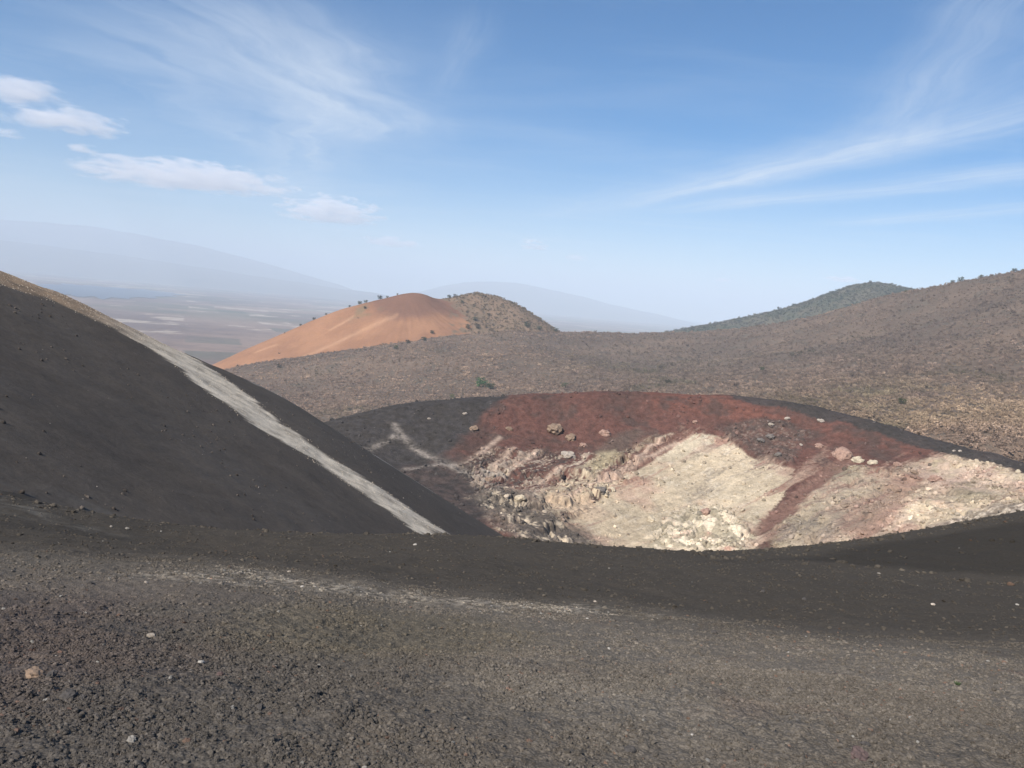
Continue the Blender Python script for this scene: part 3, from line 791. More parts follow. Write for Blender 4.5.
def mountains(name, sky, Yd, label):
    px = np.array([p[0] for p in sky], float); py = np.array([p[1] for p in sky], float)
    cols = np.linspace(px[0], px[-1], 420); top = np.interp(cols, px, py) + 1.6 * fbm(cols * .022 + Yd, cols * 0, 4)
    q = np.array([at(a, b, Yd) for a, b in zip(cols, top)])
    v = np.linspace(-1, 1, 90)                         # across the range: front foot .. crest .. back foot
    hgt = q[:, 2] + 302
    V, Q = np.meshgrid(v, np.arange(len(cols)), indexing='ij')
    Xq = q[Q, 0] * (1 + 0.16 * V); Yq = Yd * (1 + 0.16 * V)
    prof = np.clip(1 - np.abs(V), 0, 1) ** 0.9
    rid = ridged(Xq * .0006, Yq * .0006, 5)
    Zq = -302 + hgt[Q] * (prof + 0.10 * rid * np.sin(np.pi * np.clip(prof, 0, 1)) )
    col = lerp(c3(.060, .060, .045), c3(.12, .098, .075), sst(-.3, .5, rid))
    o = grid_obj(name, Xq, Yq * np.ones_like(Xq), Zq, M_plain, col)
    tag(o, label, 'mountains', None, 'structure')
mountains('mountains', [(-200, 205), (-60, 215), (0, 219), (40, 222), (76, 224), (133, 233), (190, 244), (240, 256), (290, 270), (340, 285), (380, 300)], 27000,
          'tallest and faintest blue mountain range on the left horizon')
mountains('mountains', [(-200, 222), (-40, 236), (0, 240), (50, 246), (113, 254), (160, 261), (199, 267), (250, 275), (290, 281), (330, 287), (370, 292), (410, 300)], 21000,
          'nearer low blue mountain range beyond the dark blue patch on the left')
mountains('mountains', [(360, 306), (410, 294), (440, 286), (465, 282), (490, 281), (515, 283), (560, 291), (600, 301), (650, 313), (700, 324), (760, 336)], 27000,
          'very faint blue mountain on the horizon behind the orange cone')

# ------------------------------------------------------------------ scatter helper (geometry nodes on measured points)
def scatter(name, pts, scl, rot, tint, sources, mat):
    col_src = bpy.data.collections.new(name + '_kinds')
    for (v, f, sm) in sources:
        col_src.objects.link(mesh_obj(name + '_kind', v, f, mat, smooth=sm, link=False))
    me = bpy.data.meshes.new(name); me.vertices.add(len(pts))
    me.vertices.foreach_set('co', np.asarray(pts, np.float32).ravel())
    a = me.attributes.new('scl', 'FLOAT_VECTOR', 'POINT'); a.data.foreach_set('vector', np.asarray(scl, np.float32).ravel())
    a = me.attributes.new('rot', 'FLOAT_VECTOR', 'POINT'); a.data.foreach_set('vector', np.asarray(rot, np.float32).ravel())
    a = me.attributes.new('tint', 'FLOAT_COLOR', 'POINT')
    t4 = np.ones((len(pts), 4), np.float32); t4[:, :3] = tint; a.data.foreach_set('color', t4.ravel())
    a = me.attributes.new('idx', 'INT', 'POINT'); a.data.foreach_set('value', rng.integers(0, len(sources), len(pts)).astype(np.int32))
    o = bpy.data.objects.new(name, me); C.objects.link(o)
    g = bpy.data.node_groups.new(name + '_nodes', 'GeometryNodeTree')
    g.interface.new_socket('Geometry', in_out='INPUT', socket_type='NodeSocketGeometry')
    g.interface.new_socket('Geometry', in_out='OUTPUT', socket_type='NodeSocketGeometry')
    gi = g.nodes.new('NodeGroupInput'); go = g.nodes.new('NodeGroupOutput')
    ip = g.nodes.new('GeometryNodeInstanceOnPoints'); ci = g.nodes.new('GeometryNodeCollectionInfo')
    ci.inputs[0].default_value = col_src; ci.inputs[1].default_value = True; ci.inputs[2].default_value = True
    def na(nm, dt):
        k = g.nodes.new('GeometryNodeInputNamedAttribute'); k.data_type = dt; k.inputs[0].default_value = nm; return k.outputs[0]
    L = g.links.new
    L(gi.outputs[0], ip.inputs['Points']); L(ci.outputs[0], ip.inputs['Instance'])
    ip.inputs['Pick Instance'].default_value = True
    L(na('idx', 'INT'), ip.inputs['Instance Index']); L(na('scl', 'FLOAT_VECTOR'), ip.inputs['Scale'])
    e2r = g.nodes.new('FunctionNodeEulerToRotation'); L(na('rot', 'FLOAT_VECTOR'), e2r.inputs[0]); L(e2r.outputs[0], ip.inputs['Rotation'])
    L(ip.outputs[0], go.inputs[0])
    md = o.modifiers.new('scatter', 'NODES'); md.node_group = g
    return o

def rock_mesh(seed, sub=2, planes=9, rough=0.12, flat=0.8):
    r = random.Random(seed)
    bm = bmesh.new(); bmesh.ops.create_icosphere(bm, subdivisions=sub, radius=1)
    pl = []
    for k in range(planes):
        v = Vector((r.gauss(0, 1), r.gauss(0, 1), r.gauss(0, 1))).normalized(); pl.append((v, r.uniform(0.62, 0.95)))
    for v in bm.verts:
        d = v.co.normalized(); q = 1.0
        for p, h in pl:
            c = d.dot(p)
            if c > 0.05: q = min(q, h / c)
        q *= 1 + rough * mnoise.noise(d * 2.3 + Vector((seed, 0, 0))) + rough * 0.6 * mnoise.noise(d * 5.5 + Vector((0, seed, 0)))
        v.co = d * q; v.co.z *= flat
    V = [tuple(v.co) for v in bm.verts]; Fc = [tuple(x.index for x in f.verts) for f in bm.faces]
    bm.free(); return V, Fc

# ------------------------------------------------------------------ scoria clasts on the foreground
n = NT('scoria'); tint = n.attr('tint', 'INSTANCER'); p = n.pos()
oi = n.new('ShaderNodeObjectInfo').outputs['Random']
f = n.math('MULTIPLY', n.rng(oi, 0, 1, 0.75, 1.25), n.rng(n.noise(p, 90, 4, 0.7), 0.3, 0.7, 0.7, 1.3))
M_scoria = n.surf(n.scale(tint, f), 0.95, n.bump(n.noise(p, 160, 3, 0.7), 0.9, 0.01), 0.1)
def clasts(N, r0, r1, s0, s1, power, thresh):
    r = np.sqrt(rng.random(N) * (r1 * r1 - r0 * r0) + r0 * r0); a = np.radians(rng.uniform(-40, 40, N))
    x, y = r * np.sin(a), r * np.cos(a)
    dens = fbm(x * .8 + 11, y * .8, 3) + 0.6 * fbm(x * 3.0, y * 3.0, 2) - 0.10 * sst(4, 8, r)
    keep = rng.random(N) < np.clip(0.50 + 1.6 * dens, 0.06, 1) * thresh
    x, y, r = x[keep], y[keep], r[keep]
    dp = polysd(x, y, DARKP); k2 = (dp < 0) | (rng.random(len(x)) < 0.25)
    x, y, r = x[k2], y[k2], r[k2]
    s = s0 * (s1 / s0) ** (rng.random(len(x)) ** power)
    return x, y, s
parts = [clasts(380000, 1.6, 5.5, 0.0025, 0.013, 3.0, 0.9), clasts(170000, 5.5, 11, 0.005, 0.022, 3.8, 0.6), clasts(60000, 11, 24, 0.010, 0.040, 3.6, 0.4), clasts(60000, 24, 46, 0.025, 0.11, 3.2, 0.4)]
x = np.concatenate([p[0] for p in parts]); y = np.concatenate([p[1] for p in parts]); s = np.concatenate([p[2] for p in parts])
rr_ = np.hypot(x, y)
z = fg_h(x, y) + fg_detail(x, y) * np.clip(1.2 - rr_ / 30, 0.25, 1) + s * 0.05
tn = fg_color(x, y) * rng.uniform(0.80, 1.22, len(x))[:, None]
pale = rng.random(len(x)) < 0.003 + 0.045 * np.exp(-(segdist(x, y, STREAK) / 0.9) ** 2)
tn[pale] = c3(.30, .28, .25) * rng.uniform(.6, 1.1, (pale.sum(), 1))
rust = rng.random(len(x)) < 0.015; tn[rust] = tn[rust] * c3(1.25, .97, .88)
sc3 = np.stack([s * rng.uniform(.75, 1.35, len(x)), s * rng.uniform(.75, 1.35, len(x)), s * rng.uniform(.6, 1.0, len(x))], -1)
rot = rng.uniform(0, 6.28, (len(x), 3)) * np.array([.12, .12, 1])
gravel = scatter('gravel', np.stack([x, y, z], -1), sc3, rot, tn, [rock_mesh(50 + k, 2, 10, 0.35, 0.9) + (False,) for k in range(10)], M_scoria)
tag(gravel, 'loose dark scoria gravel strewn over the crater rim ground', 'gravel', None, 'stuff')

N = 240000
x = rng.uniform(-70, 235, N); y = rng.uniform(170, 315, N); z = crater_h(x, y)
px, py = project(x, y, z)
clump = np.clip(.4 + 1.6 * fbm(x * .07 + 3, y * .07 + 9, 4), .03, 1)
k = (px > 330) & (px < 1050) & (py > 380) & (py < 570) & (rng.random(N) < crater_at(_crug, x, y) * clump * .55)
x, y, z = x[k], y[k], z[k]; s = .10 * 7.5 ** (rng.random(len(x)) ** 3.2)
tn = crater_at(_ccol, x, y) * rng.uniform(.60, 1.25, len(x))[:, None] + .02
sc3 = np.stack([s * rng.uniform(.8, 1.4, len(x)), s * rng.uniform(.8, 1.4, len(x)), s * rng.uniform(.6, 1.1, len(x))], -1)
rot = rng.uniform(0, 6.28, (len(x), 3)) * np.array([.2, .2, 1])
rubble = scatter('rubble', np.stack([x, y, z + s * .15], -1), sc3, rot, tn, [rock_mesh(80 + k_, 2, 9, 0.25, 0.9) + (False,) for k_ in range(8)], M_scoria)
tag(rubble, 'loose broken rock littering the red and cream crater walls', 'rubble', None, 'stuff')
# loose cinders on the black slope, pale fragments along its stripe
N = 60000
x = rng.uniform(-110, 8, N); y = rng.uniform(30, 190, N); z = hill_h(x, y)
dS = polysd(x, y, STRIPE); px, py = project(x, y, z)
k = (px > -40) & (px < 520) & (py > 255) & (py < 545) & (rng.random(N) < np.where(dS > .2, .9, .16 * np.clip(.4 + 2 * fbm(x * .05, y * .05, 3), .05, 1)))
x, y, z, dS = x[k], y[k], z[k], dS[k]; s = .04 * 5.0 ** (rng.random(len(x)) ** 2.5); s = np.where(dS > -.6, .03 + .05 * rng.random(len(x)) ** 2, s)
tn = np.where((dS > -.3)[:, None], c3(.50, .42, .33), c3(.085, .071, .060)) * rng.uniform(.5, 1.2, len(x))[:, None]
odd = (dS < -1) & (rng.random(len(x)) < .04); tn[odd] = c3(.24, .21, .18)
sc3 = np.stack([s * 1.2, s, s * .8], -1); rot = rng.uniform(0, 6.28, (len(x), 3)) * np.array([.2, .2, 1])
cinders = scatter('cinders', np.stack([x, y, z + s * .1], -1), sc3, rot, tn, [rock_mesh(90 + k_, 2, 9, 0.25, 0.9) + (False,) for k_ in range(6)], M_scoria)
tag(cinders, 'loose cinders and pale fragments scattered on the black slope', 'cinders', None, 'stuff')

# ------------------------------------------------------------------ dry scrub on the hills
def bush_mesh(seed, leaves=90):
    r = random.Random(seed); V = []; Fc = []
    cl = [(Vector((r.gauss(0, .42), r.gauss(0, .42), r.uniform(.35, 1.05))), r.uniform(.28, .5)) for _ in range(7)]
    for k in range(leaves):
        c, s = r.choice(cl)
        d = Vector((r.gauss(0, 1), r.gauss(0, 1), r.gauss(0, 1))).normalized() * s * r.uniform(.55, 1)
        p = c + d; p.z = max(p.z, 0.02)
        u = Vector((r.gauss(0, 1), r.gauss(0, 1), r.gauss(0, 1))).normalized(); w = u.cross(Vector((r.gauss(0, 1), r.gauss(0, 1), r.gauss(0, 1)))).normalized()
        q = r.uniform(.10, .22); i = len(V)
        V += [p + u * q, p + w * q, p - u * q * .8, p - w * q * .9]; Fc.append((i, i + 1, i + 2, i + 3))
    for k in range(4):                                  # bare twigs
        a = r.uniform(0, 6.28); t = Vector((math.cos(a) * .5, math.sin(a) * .5, r.uniform(.8, 1.3))); i = len(V)
        V += [Vector((.04, 0, 0)), Vector((-.03, .04, 0)), t]; Fc.append((i, i + 1, i + 2))
    return V, Fc
n = NT('dry_scrub'); tint = n.attr('tint', 'INSTANCER'); oi = n.new('ShaderNodeObjectInfo').outputs['Random']
M_scrub = n.surf(n.scale(tint, n.rng(oi, 0, 1, .68, 1.32)), 0.95, None, 0.05)
def scrub_pts(h, N, amin, amax, r0, r1, tintf, smin, smax, ok=None):
    a = np.radians(rng.uniform(amin, amax, N)); r = r0 * (r1 / r0) ** rng.random(N)
    x, y = r * np.sin(a), r * np.cos(a); z = h(x, y)
    px, py = project(x, y, z)
    k = (px > -60) & (px < W + 60) & (py < 480)
    if ok is not None: k &= ok(x, y, z)
    x, y, z = x[k], y[k], z[k]
    s = rng.uniform(smin, smax, len(x)) * (0.75 + 0.9 * rng.random(len(x)) ** 5)
    return x, y, z, s, tintf(x, y)
def t_terr(x, y):
    a = fbm(x * .005 + 2, y * .005, 3); b = fbm(x * .02, y * .02 + 60, 3); d = y
    t = lerp(c3(.29, .205, .155), c3(.37, .262, .19), sst(-.3, .35, b + .3 * a))
    big = fbm(x * .0022 + 12, y * .0022, 3)
    band = np.exp(-((y - 1050 - .25 * x) / 330.0) ** 2) * sst(-60, 200, x)
    dark = np.clip(sst(-.25, .45, big) * .55 + .75 * band - .8 * sst(700, 480, y), 0, 1)
    t = lerp(t, c3(.135, .106, .092), .8 * dark)
    gold = sst(-.1, .3, fbm(x * .006 + 5, y * .006 + 41, 3)) * sst(820, 560, y) * sst(120, 300, x)
    t = lerp(t, c3(.33, .235, .155), .75 * gold)
    q1, q2, q3 = at(865, 398, 690), at(985, 385, 640), at(640, 362, 1250)
    gb = np.exp(-((x - q1[0]) / 90) ** 2 - ((y - q1[1]) / 110) ** 2) + .7 * np.exp(-((x - q3[0]) / 160) ** 2 - ((y - q3[1]) / 160) ** 2)
    t = lerp(t, c3(.155, .140, .085), .75 * gb * sst(-.5, .3, b))
    tb = np.exp(-((x - q2[0]) / 60) ** 2 - ((y - q2[1]) / 70) ** 2)
    t = lerp(t, c3(.46, .33, .22), .7 * tb * sst(-.5, .2, b))
    green = sst(.25, .5, fbm(x * .008 + 99, y * .008, 3)) + 0.6 * (rng.random(len(x)) < .04)
    t = lerp(t, c3(.115, .110, .068), np.clip(.6 * green, 0, 1))
    t = t * (1 + .45 * fbm(x * .07, y * .035 + 13, 3) + .30 * fbm(x * .018 + 8, y * .010, 3))[:, None]
    return t * rng.uniform(.78, 1.22, len(x))[:, None]
ok_t = lambda x, y, z: (cone_h(x, y) < z + 0.5) & (y > 120) & (rng.random(len(x)) < np.clip(.75 + .8 * fbm(x * .01, y * .01 + 31, 3), .25, 1))
B = [scrub_pts(terr_h, 170000, -40, 42, 400, 2300, t_terr, 0.9, 2.3, ok_t)]
t_far = lambda x, y: lerp(c3(.055, .062, .034), c3(.095, .085, .055), sst(-.3, .3, fbm(x * .01, y * .01, 3))) * rng.uniform(.7, 1.3, len(x))[:, None]
B.append(scrub_pts(far_h, 22000, 6, 36, 2300, 3300, t_far, 2.2, 4.5))
def t_cone(x, y): return lerp(c3(.13, .105, .066), c3(.25, .18, .12), rng.random(len(x)))
def ok_cone(x, y, z):
    gx = x + 0.35 * (y - 1560) + 50 * fbm(x * .012, y * .012, 4) + 25 * fbm(x * .05, y * .05, 4) > at(466, 310, 1640)[0]
    return (z > terr_h(x, y) - 1) & (gx | (rng.random(len(x)) < 0.003)) & (rng.random(len(x)) < .30)
B.append(scrub_pts(cone_h, 42000, -24, 6, 1380, 1780, t_cone, 1.2, 2.6, ok_cone))
x, y, z, s = (np.concatenate([b[i] for b in B]) for i in range(4)); tn = np.concatenate([b[4] for b in B])
sc3 = np.stack([s * rng.uniform(.8, 1.3, len(x)), s * rng.uniform(.8, 1.3, len(x)), s * rng.uniform(.7, 1.15, len(x))], -1)
rot = np.zeros((len(x), 3)); rot[:, 2] = rng.uniform(0, 6.28, len(x))
scrub = scatter('scrub', np.stack([x, y, z], -1), sc3, rot, tn, [bush_mesh(100 + k) + (False,) for k in range(8)], M_scrub)
tag(scrub, 'leafless grey-brown scrub covering the hills and the low ground', 'scrub', None, 'stuff')

# ------------------------------------------------------------------ single trees
n = NT('bark'); M_bark = n.surf((.09, .07, .055, 1), 0.9)
def leaf_mat(name, c):
    n = NT(name); oi = n.new('ShaderNodeObjectInfo').outputs['Random']; p = n.pos()
    f = n.math('MULTIPLY', n.rng(oi, 0, 1, .8, 1.2), n.rng(n.noise(p, 1.1, 2), .3, .7, .6, 1.4))
    return n.surf(n.scale(n.rgb(c), f), .8, None, .1)
def _rgb(self, c):
    nd = self.new('ShaderNodeRGB'); nd.outputs[0].default_value = (c[0], c[1], c[2], 1); return nd.outputs[0]
NT.rgb = _rgb
M_dark = leaf_mat('dark_leaves', (.050, .062, .030)); M_green = leaf_mat('green_leaves', (.050, .105, .038)); M_olive = leaf_mat('olive_leaves', (.095, .100, .045))

def tube(V, Fc, a, b, ra, rb, k=6):
    d = (b - a).normalized(); u = d.orthogonal().normalized(); w = d.cross(u); i = len(V)
    for p, r in ((a, ra), (b, rb)):
        for j in range(k):
            t = 2 * math.pi * j / k; V.append(p + u * r * math.cos(t) + w * r * math.sin(t))
    for j in range(k): Fc.append((i + j, i + (j + 1) % k, i + k + (j + 1) % k, i + k + j))
    Fc.append(tuple(i + k + j for j in range(k)))
def tree_parts(seed, leaves):
    r = random.Random(seed); V = []; Fc = []
    tube(V, Fc, Vector((0, 0, -.12)), Vector((.02, .01, .45)), .055, .035)
    tips = []
    for k in range(7):
        a = k * 0.9 + r.uniform(-.3, .3); t = Vector((math.cos(a) * r.uniform(.18, .40), math.sin(a) * r.uniform(.18, .40), r.uniform(.55, .92)))
        tube(V, Fc, Vector((.02, .01, r.uniform(.25, .42))), t, .022, .008, 5); tips.append(t); tips.append(Vector((t.x * .9, t.y * .9, t.z * .55)))
    LV = []; LF = []
    for k in range(leaves):
        c = r.choice(tips)
        d = Vector((r.gauss(0, 1), r.gauss(0, 1), r.gauss(0, .75))).normalized() * r.uniform(.05, .26)
        p = c + d; u = Vector((r.gauss(0, 1), r.gauss(0, 1), r.gauss(0, 1))).normalized(); w = u.orthogonal().normalized(); q = r.uniform(.035, .075); i = len(LV)
        LV += [p + u * q, p + w * q * .7, p - u * q, p - w * q * .7]; LF.append((i, i + 1, i + 2, i + 3))
    return V, Fc, LV, LF
TREES = {}
def add_tree(h, px, py, y0, y1, size, kind, label, pos=None):
    p = hit(h, px, py, y0, y1) if pos is None else pos
    if kind not in TREES:
        sd, mt = {'dark': (3, M_dark), 'green': (5, M_green), 'olive': (9, M_olive)}[kind]
        tv, tf, lv, lf = tree_parts(sd, 420)
        o = empty('tree', p); t = mesh_obj('trunk', tv, tf, M_bark, o); c = mesh_obj('crown', lv, lf, mt, o)
        TREES[kind] = (o, t, c)
    else:
        so, st, sc = TREES[kind]
        o = so.copy(); C.objects.link(o)
        for ch in (st, sc):
            k = ch.copy(); C.objects.link(k); k.parent = o
    size *= .8
    o.location = p - np.array([0, 0, size * .12]); o.rotation_euler = (0, 0, random.uniform(0, 6.28)); o.scale = (size * random.uniform(1.0, 1.35), size * random.uniform(1.0, 1.3), size)
    tag(o, label, 'tree', 'single trees on the hills')
    return o
def on_sky(h, px, Yd, dy=0):
    """a point on the height surface along a viewing column, at the skyline"""
    d = ray(px, 300); t = np.linspace(Yd * .8, Yd * 1.15, 900)
    z = h(d[0] * t, t); k = int(np.argmax(z / t))
    return np.array([d[0] * t[k], t[k], z[k] - .3])

# trees along the orange cone, on the scrub country and on the right-hand hilltops
for px, Yd, sz, kd, lb in [
    (302, 1560, 6, 'dark', 'small dark tree lowest down the left ridgeline of the orange cone'),
    (315, 1570, 8, 'dark', 'dark tree second from the left on the orange cone ridgeline'),
    (327, 1575, 6, 'olive', 'small olive tree third from the left on the orange cone ridgeline'),
    (350, 1585, 6, 'dark', 'small dark tree halfway up the left ridgeline of the orange cone'),
    (360, 1590, 10, 'dark', 'left one of two touching dark trees on the orange cone ridgeline'),
    (366, 1590, 9, 'dark', 'right one of two touching dark trees on the orange cone ridgeline'),
    (380, 1595, 12, 'dark', 'tallest dark tree on the left ridgeline just below the orange summit'),
    (387, 1598, 6, 'dark', 'small dark tree right beside the tallest ridgeline tree on the orange cone'),
    (397, 1600, 6, 'olive', 'olive bush highest on the cone, next to its orange summit'),
    (449, 1650, 10, 'dark', 'left dark tree of the clump in the dip between the two cone tops'),
    (455, 1660, 10, 'dark', 'right dark tree of the clump in the dip between the two cone tops')]:
    add_tree(None, 0, 0, 0, 0, sz, kd, lb, on_sky(cone_h, px, Yd))
def surf_top(h1, h2):
    return lambda x, y: np.maximum(h1(x, y), h2(x, y))
both = surf_top(cone_h, terr_h)
for px, py, sz, kd, lb in [
    (475, 321, 13, 'dark', 'dark tree on the seam between the orange and the brown cone flank, upper one'),
    (468, 329, 14, 'olive', 'olive tree at the lower right corner of the orange cone face'),
    (478, 329, 13, 'dark', 'dark tree at the foot of the brown cone top, beside the olive corner tree'),
    (462, 303, 8, 'dark', 'dark bush high on the brown cone top, just right of the dip'),
    (489, 316, 8, 'dark', 'dark bush alone in the middle of the brown cone face'),
    (527, 327, 14, 'dark', 'dark tree low on the right flank of the brown cone top, left of a pair'),
    (539, 330, 12, 'dark', 'dark tree low on the right flank of the brown cone top, right of a pair'),
    (556, 332, 12, 'dark', 'dark tree at the far right foot of the brown cone top'),
    (432, 334, 10, 'olive', 'upright olive tree standing in front of the orange face base'),
    (424, 341, 11, 'dark', 'dark tree at the orange face base, left of the upright olive tree'),
    (408, 344, 10, 'dark', 'dark low tree at the orange face base, farthest left of three'),
    (396, 349, 9, 'olive', 'olive bush where the orange slope meets the scrub'),
    (279, 368, 10, 'dark', 'dark bushy tree at the bottom of the orange slope, far left'),
    (365, 309, 7, 'olive', 'olive bush on the orange slope just under its ridgeline'),
    (481, 387, 17, 'green', 'bright green leafy tree alone in the brown scrub'),
    (490, 389, 12, 'dark', 'dark tree touching the right side of the bright green tree'),
    (564, 388, 10, 'dark', 'dark green bush alone in the scrub above the red crater rim'),
    (452, 399, 9, 'olive', 'olive bush just above the black left part of the crater rim'),
    (340, 424, 9, 'olive', 'olive bush beside the black left slope, above the crater'),
    (668, 384, 8, 'dark', 'dark bush in the scrub above the middle of the red crater rim'),
    (762, 371, 8, 'dark', 'dark bush in the scrub below the right-hand hill'),
    (902, 404, 7, 'olive', 'olive bush in the pale scrub above the right crater rim')]:
    add_tree(both, px, py, 300, 2300, sz, kd, lb)
for px, Yd, sz, kd, lb, hh in [
    (958, 1330, 12, 'dark', 'large dark tree standing up from the ridgeline of the right hill', terr_h),
    (950, 1345, 8, 'dark', 'smaller dark tree left of the large one on the right hill ridgeline', terr_h),
    (978, 1310, 7, 'dark', 'dark bush on the right hill ridgeline, right of the large tree', terr_h),
    (1010, 1260, 8, 'dark', 'dark bush on the right hill ridgeline nearest the picture edge', terr_h),
    (905, 1450, 6, 'olive', 'olive bush where the right hill ridgeline meets the farther hill', terr_h),
    (780, 2900, 16, 'dark', 'dark tree halfway up the left ridgeline of the farther green hill', far_h),
    (794, 2900, 12, 'dark', 'dark tree on the farther green hill ridgeline, above the halfway tree', far_h),
    (868, 2850, 12, 'olive', 'olive tree on the very top of the farther green hill', far_h),
    (890, 2850, 11, 'olive', 'olive tree right of the top of the farther green hill', far_h)]:
    add_tree(None, 0, 0, 0, 0, sz, kd, lb, on_sky(hh, px, Yd))

# ------------------------------------------------------------------ boulders in the crater
def rock_mat(name, c, var=.35, sc=1.2, bd=.15):
    n = NT(name); p = n.pos()
    a = n.noise(p, sc, 5, .65)
    return n.surf(n.scale(n.rgb(c), n.rng(a, .28, .72, 1 - var, 1 + var)), .95, n.bump(a, .8, bd), .1)
MB = {'pale': rock_mat('pale_rock', (.36, .31, .26)), 'pink': rock_mat('pinkish_rock', (.32, .21, .165)), 'tan': rock_mat('tan_rock', (.23, .165, .12)),
      'cream': rock_mat('cream_rock', (.46, .39, .29)), 'red': rock_mat('red_rock', (.14, .07, .055)), 'grey': rock_mat('grey_rock', (.16, .14, .125))}
ROCKS = {}
def rock_data(k, kind, mats, sub, planes, rough):
    key = (k, kind, sub)
    if key not in ROCKS:
        v, f = rock_mesh(200 + k, sub, 7, rough, .85)
        me = bpy.data.meshes.new('rock'); me.from_pydata(v, [], f); me.update(); me.materials.append(mats[kind]); ROCKS[key] = me
    return ROCKS[key]
def add_rock(h, px, py, y0, y1, wpx, kind, label, group, name='boulder', asp=.75, sink=1.0, mats=None, sub=3, rough=.28):
    p = hit(h, px, py, y0, y1)
    s = wpx / F * p[1] / 2
    k = random.randrange(6)
    o = bpy.data.objects.new(name, rock_data(k, kind, mats or MB, sub, 11, rough)); C.objects.link(o)
    o.location = (p[0], p[1], p[2] + s * asp * (1 - sink) * .5); o.scale = (s, s * random.uniform(.7, 1), s * asp)
    o.rotation_euler = (random.uniform(-.2, .2), random.uniform(-.2, .2), random.uniform(0, 6.28))
    tag(o, label, name, group)
    return o
g = 'boulders and outcrops in the crater'
for px, py, w, kd, lb in [
    (429, 419, 4, 'pale', 'small pale boulder on the black left rim, left of two'),
    (465, 414, 5, 'pale', 'small pale boulder on the black left rim, right of two'),
    (474, 429, 11, 'tan', 'tan ledge of rock where the black rim turns red'),
    (509, 429, 8, 'tan', 'low tan ledge on the red wall left of the big outcrop'),
    (488, 481, 10, 'tan', 'square tan block low on the dark left side of the crater'),
    (555, 430, 20, 'tan', 'largest tan outcrop standing out of the red wall'),
    (571, 438, 14, 'tan', 'tan outcrop touching the lower right of the largest one on the red wall'),
    (583, 446, 9, 'pink', 'small pinkish outcrop below the tan pair on the red wall'),
    (605, 434, 12, 'pink', 'pinkish outcrop at the right end of the ledge on the red wall'),
    (568, 456, 16, 'pale', 'pale grey outcrop lowest of the group on the red wall'),
    (601, 491, 15, 'grey', 'dark cracked rock pillar above the crater floor'),
    (612, 490, 9, 'cream', 'cream rock pillar leaning on the dark cracked one'),
    (787, 419, 6, 'pale', 'white boulder on the black upper band, left of two large ones'),
    (821, 421, 7, 'pale', 'white boulder on the black upper band, right of two large ones'),
    (771, 425, 6, 'pale', 'pale boulder on the red band just left of the black one'),
    (770, 437, 9, 'grey', 'grey boulder at the top of the dark rubble patch'),
    (761, 441, 9, 'grey', 'broad grey boulder in the middle of the dark rubble patch'),
    (778, 455, 8, 'grey', 'grey boulder at the bottom of the dark rubble patch'),
    (801, 445, 4, 'pale', 'tiny pale boulder between the dark rubble patch and the red chute'),
    (819, 446, 8, 'pink', 'pinkish boulder at the top left of the red chute'),
    (842, 455, 24, 'pink', 'wide pinkish lump of rock beside the red chute'),
    (858, 461, 15, 'cream', 'cream outcrop right of the wide pinkish lump'),
    (872, 463, 11, 'cream', 'smaller cream outcrop farther along from the pinkish lump'),
    (695, 422, 6, 'pink', 'small pink boulder on the red wall above the cream face'),
    (898, 465, 10, 'pink', 'pink knob at the upper edge of the right cream wall'),
    (914, 473, 8, 'tan', 'tan knob below the pink one on the right wall'),
    (935, 480, 15, 'pink', 'rounded pink outcrop in the middle of the right wall'),
    (954, 451, 4, 'pale', 'tiny white boulder on the black band far right, left one'),
    (960, 451, 4, 'pale', 'tiny white boulder on the black band far right, right one'),
    (628, 417, 5, 'red', 'dark red boulder high on the red wall'),
    (1018, 472, 7, 'cream', 'cream boulder on the right end of the crater rim'),
    (520, 499, 12, 'cream', 'cream boulder on the speckled crater floor'),
    (652, 520, 12, 'cream', 'cream outcrop in the bright rubble at the bottom of the wall'),
    (706, 512, 12, 'pink', 'pink outcrop in the bright rubble at the bottom of the wall')]:
    add_rock(crater_h, px, py, 150, 330, w, kd, lb, g)

